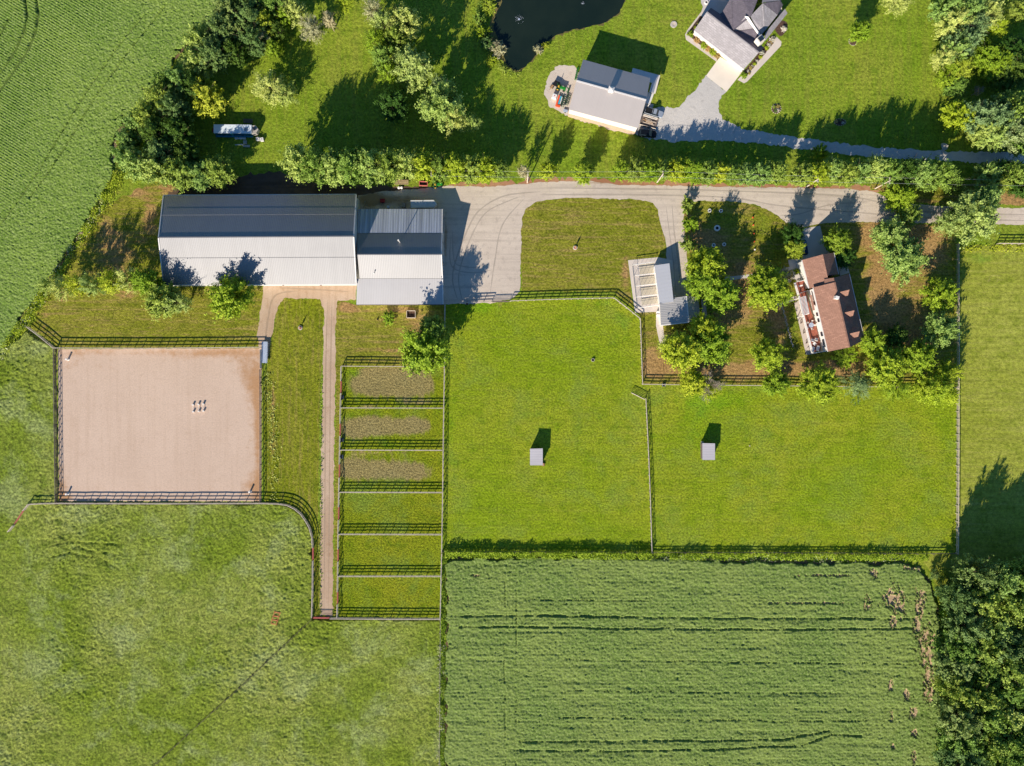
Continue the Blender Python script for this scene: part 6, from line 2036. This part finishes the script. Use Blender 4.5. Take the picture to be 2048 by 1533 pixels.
# planters with garden figures
for i, (x, y, r_, lb) in enumerate(((600, 656, .66, 'round pale planter with a slim figure between arena and dirt lane'), (1150.5, 495.5, .66, 'round pale planter with a slim figure on the island lawn'))):
    q = P(x, y, 3)
    t = thing('garden_statue', lb, 'statue', (q.x, q.y, 0), .4 * i)
    MB().lathe((0, 0, 0), [(r_, 0), (r_, .3), (r_ - .18, .34), (r_ - .2, .26), (.05, .26)], 18).build('planter', M['stone'], t, world=False)
    MB().lathe((.1, .1, .26), [(.16, 0), (.1, .35), (.24, .7), (.27, 1.0), (.2, 1.3), (.08, 1.6), (.03, 2.0)], 10).build('figure', M['wood_b'], t, world=False)
    for k in range(4):
        MB().blob((.28 * math.cos(k * 1.6), .28 * math.sin(k * 1.6), .38), .14, 1, k).build('flowers', M['red'], t, world=False)

def ring(label, x, y, ro, ri, h, mat, inner, name='planter_ring', cat='planter', group=None):
    q = P(x, y, h / S)
    t = thing(name, label, cat, (q.x, q.y, 0), 0, group)
    MB().lathe((0, 0, 0), [(ro, 0), (ro, h), (ri, h), (ri, h * .6)], 20).build('rim', M[mat], t, world=False)
    MB().lathe((0, 0, 0), [(ri + .01, h * .5), (ri, h * .6), (.02, h * .62)], 16).build('filling', M[inner], t, world=False)
    return t
ring('large round white ring planter in the middle of the shaded lawn', 1434.5, 456.5, .92, .45, .35, 'white', 'black_r')
for x, y, w in ((1419.5, 421.5, 'upper left'), (1442, 422, 'upper right'), (1427.5, 490.5, 'lower left'), (1448.5, 489, 'lower right')):
    ring('small round white ring planter, %s of four round the large one' % w, x, y, .56, .28, .3, 'white', 'black_r', group='small ring planters on the shaded lawn')
ring('round rubber water trough in the upper right of the middle pasture', 1186, 720.5, .5, .4, .4, 'stone', 'black_r', 'water_trough', 'trough')
ring('round stone edged pad on the lawn left of the grey roofed house', 1347.5, 49, 1.0, .55, .2, 'stone', 'wood_w', 'fire_pit', 'fire pit')
ring('round stone fire pit on the patio at the top edge', 1413, 4.5, .6, .35, .3, 'white', 'dark', 'fire_pit', 'fire pit')
for i, (x, y, lb) in enumerate(((684, 795, 'black tub trough at the left fence of the first paddock'), (683.5, 880, 'black tub trough at the left fence of the second paddock'), (683, 914, 'black tub trough at the left fence of the third paddock'), (1327.5, 770.5, 'black tub trough in the garden fence above the right pasture'),
                                (934, 607, 'black tub trough in the yard fence right of the stable'))):
    q = P(x, y, 4)
    t = thing('water_trough', lb, 'trough', (q.x, q.y, 0), 0, 'black tub troughs at the fences')
    MB().box((0, 0, .32), (.75, 1.1 if i < 3 else .8, .64), taper=1.08).build('tub', M['black_r'], t, world=False)
    for s in (-1, 1):
        MB().box((s * .4, 0, .66), (.08, 1.15 if i < 3 else .9, .06)).build('rim', M['steel_p'], t, world=False)
q = P(822, 629, 5)
t = thing('compost_bin', 'square open wooden bin with pale rim below the stable wall', 'bin', (q.x, q.y, 0))
for s in (-1, 1):
    MB().box((s * 1.3, 0, .5), (.14, 2.0, 1.0)).build('side', M['wood_w'], t, world=False)
    MB().box((0, s * 1.05, .5), (2.5, .12, 1.0)).build('end', M['wood_w'], t, world=False)
MB().box((0, 0, .15), (2.5, 2.0, .3)).build('contents', M['mulch'], t, world=False)
q = P(755, 639, 2)
tag(MB().box((q.x, q.y, .2), (.4, .5, .4), taper=.8).cyl((q.x, q.y, .4), (q.x, q.y, .5), .1, n=6).build('bucket', M['dark']), 'small dark bucket left of the bright bush below the stable', 'bucket')
# rusty feeder in the meadow
q = P(551, 1237, 5)
t = thing('hay_feeder', 'rusty orange steel hay feeder frame lying in the lower left meadow', 'feeder', (q.x, q.y, 0.25), math.radians(72))
for s in (-1, 1):
    MB().box((0, s * .8, .5), (4.0, .18, .16)).build('side_bar', M['rust'], t, world=False)
    MB().box((0, s * .35, .2), (3.6, .14, .14)).build('lower_bar', M['rust'], t, world=False)
for k in range(4):
    MB().box((-1.8 + 1.2 * k, 0, .5), (.3, 2.0, .16), .15).build('cross_bar', M['rust'], t, world=False)
    MB().box((-1.8 + 1.2 * k, .8, .2), (.12, .12, .6)).build('leg', M['rust'], t, world=False)
# mulch rings and beds
for x, y, r_, lb, sq in ((1706, 83, 1.25, 'round mulch bed round the young tree on the upper right lawn', 1), (1552.5, 218, 1.4, 'round mulch bed with small shrubs on the lawn above the upper drive', 1), (1680, 245, 1.7, 'dark oval mulch bed in the tree shadow on the upper right lawn', .6)):
    q = P(x, y)
    t = thing('flower_bed', lb, 'flower bed', (q.x, q.y, 0))
    b = MB().lathe((0, 0, 0), [(r_, 0), (r_ * .95, .12), (r_ * .5, .2), (.05, .22)], 20)
    b.V = [(v[0], v[1] * sq, v[2]) for v in b.V]
    b.build('mulch', M['mulch'], t, world=False)
    c = MB()
    for k in range(14):
        a = 2 * math.pi * k / 14
        c.blob((math.cos(a) * r_, math.sin(a) * r_ * sq, .08), .13, .8, k)
    c.build('stone_edge', M['stone'], t, world=False)
for i, (x, y, r, c) in enumerate(((1549, 214, 3.5, 'leaf_mid'), (1556, 213, 3.5, 'straw'), (1551, 221, 3.6, 'leaf_dark'), (1556.5, 221, 3, 'pale_bloom'), (1673, 243.5, 3, 'straw'), (1686, 246, 3, 'pale_bloom'), (1680, 241, 3, 'leaf_dark'))):
    tree(x, y, r, r, c, '%s small plant in the %s above the upper drive' % (ORD[i] if i < 4 else ORD[i - 4], 'round mulch bed' if i < 4 else 'dark oval mulch bed'), cat='plant', form='shrub', name='plant', group='plants in the lawn beds')
for i, (y) in enumerate((436, 451, 468, 484, 500)):
    q = P(1505 + (y - 436) * .06, y)
    t = thing('flower_pot', '%s terracotta flower pot down the shaded lawn line' % ORD[i] if i < 4 else 'lowest small pale pot down the shaded lawn line', 'flower pot', (q.x, q.y, 0), 0, 'flower pots on the shaded lawn')
    MB().lathe((0, 0, 0), [(.18, 0), (.26, .35), (.2, .36)], 10).build('pot', M['rust' if i < 4 else 'white'], t, world=False)
    MB().blob((0, 0, .48), .22, .8, i).build('flowers', M['orange' if i < 4 else 'white'], t, world=False)
q = P(1316.5, 624, 7)
for i, (dy, lb) in enumerate(((0, 'upper one of two white gas tanks beside the kennel wall'), (-.9, 'lower one of two white gas tanks beside the kennel wall'))):
    tag(MB().lathe((q.x, q.y + dy, 0), [(.4, 0), (.42, .2), (.42, .9), (.25, 1.05), (.05, 1.1)], 14).build('gas_tank', M['white']), lb, 'tank')
q = P(1349.5, 592, 4)
tag(MB().blob((q.x, q.y, .35), .35, 1.0, 4).build('white_boulder', M['white']), 'small white stone at the inner corner of the garage', 'stone')
q = P(1888, 294)
t = thing('boulder_sign', 'pale flat boulder beside the upper drive near the right trees', 'boulder', (q.x, q.y, 0), .9)
MB().blob((0, 0, .25), 1.1, .5, 8, 10).build('boulder', M['stone'], t, world=False)
MB().blob((-1.2, -.5, .1), .6, .5, 9, 10).build('small_boulder', M['stone'], t, world=False)
# pond fountains
for x, y, s, lb in ((1038, 39, 1.0, 'larger spray fountain in the left part of the pond'), (1165.5, 7.5, .4, 'small aerator spout near the top of the pond')):
    q = P(x, y)
    t = thing('fountain', lb, 'fountain', (q.x, q.y, .02))
    MB().lathe((0, 0, 0), [(.3 * s, 0), (.3 * s, .15), (.1, .18)], 12).build('float', M['steel_p'], t, world=False)
    rr = random.Random(int(x))
    mb = MB()
    for k in range(int(46 * s)):
        a = rr.uniform(0, 6.28)
        d = rr.uniform(.2, 1.5) * s
        z = max(.03, 1.1 * s - d * d * .7) * rr.uniform(.2, 1)
        mb.blob((math.cos(a) * d, math.sin(a) * d, z), rr.uniform(.025, .07), 1, k, 5)
    mb.build('spray', M['steel_p'], t, world=False)
# white stones edging the lawn near the deck and rockery
mb = MB()
for k in range(40):
    u = k / 39
    q = P(1564 + 22 * u, 614 + 80 * u)
    mb.blob((q.x + R.uniform(-.2, .2), q.y, .1), R.uniform(.14, .26), .7, k, 6)
tag(mb.build('stone_edging', M['stone']), 'line of pale edging stones left of the green strip by the deck', 'edging')
for i, (x, y) in enumerate(((1564, 543), (1570, 556), (1578, 562), (1586, 556), (1596, 563), (1603, 560), (1561, 552))):
    q = P(x, y)
    tag(MB().blob((q.x, q.y, .15), .45 + .1 * (i % 3), .5, i, 8).build('rock', M['stone']), 'brownish rock, %s in the rockery at the stone path' % ORD[i], 'rock', 'rocks of the rockery')
q = P(1499.5, 611, 2)
tag(MB().blob((q.x, q.y, .3), .5, .7, 5, 8, .35).build('white_stone', M['white']), 'small white stone on the lawn below the wide tree', 'stone')
q = P(1499, 892, 0)
tag(MB().blob((q.x, q.y, .15), .22, .9, 5, 8, .35).build('salt_block', M['stone']), 'small pale salt block in the right pasture', 'salt block')
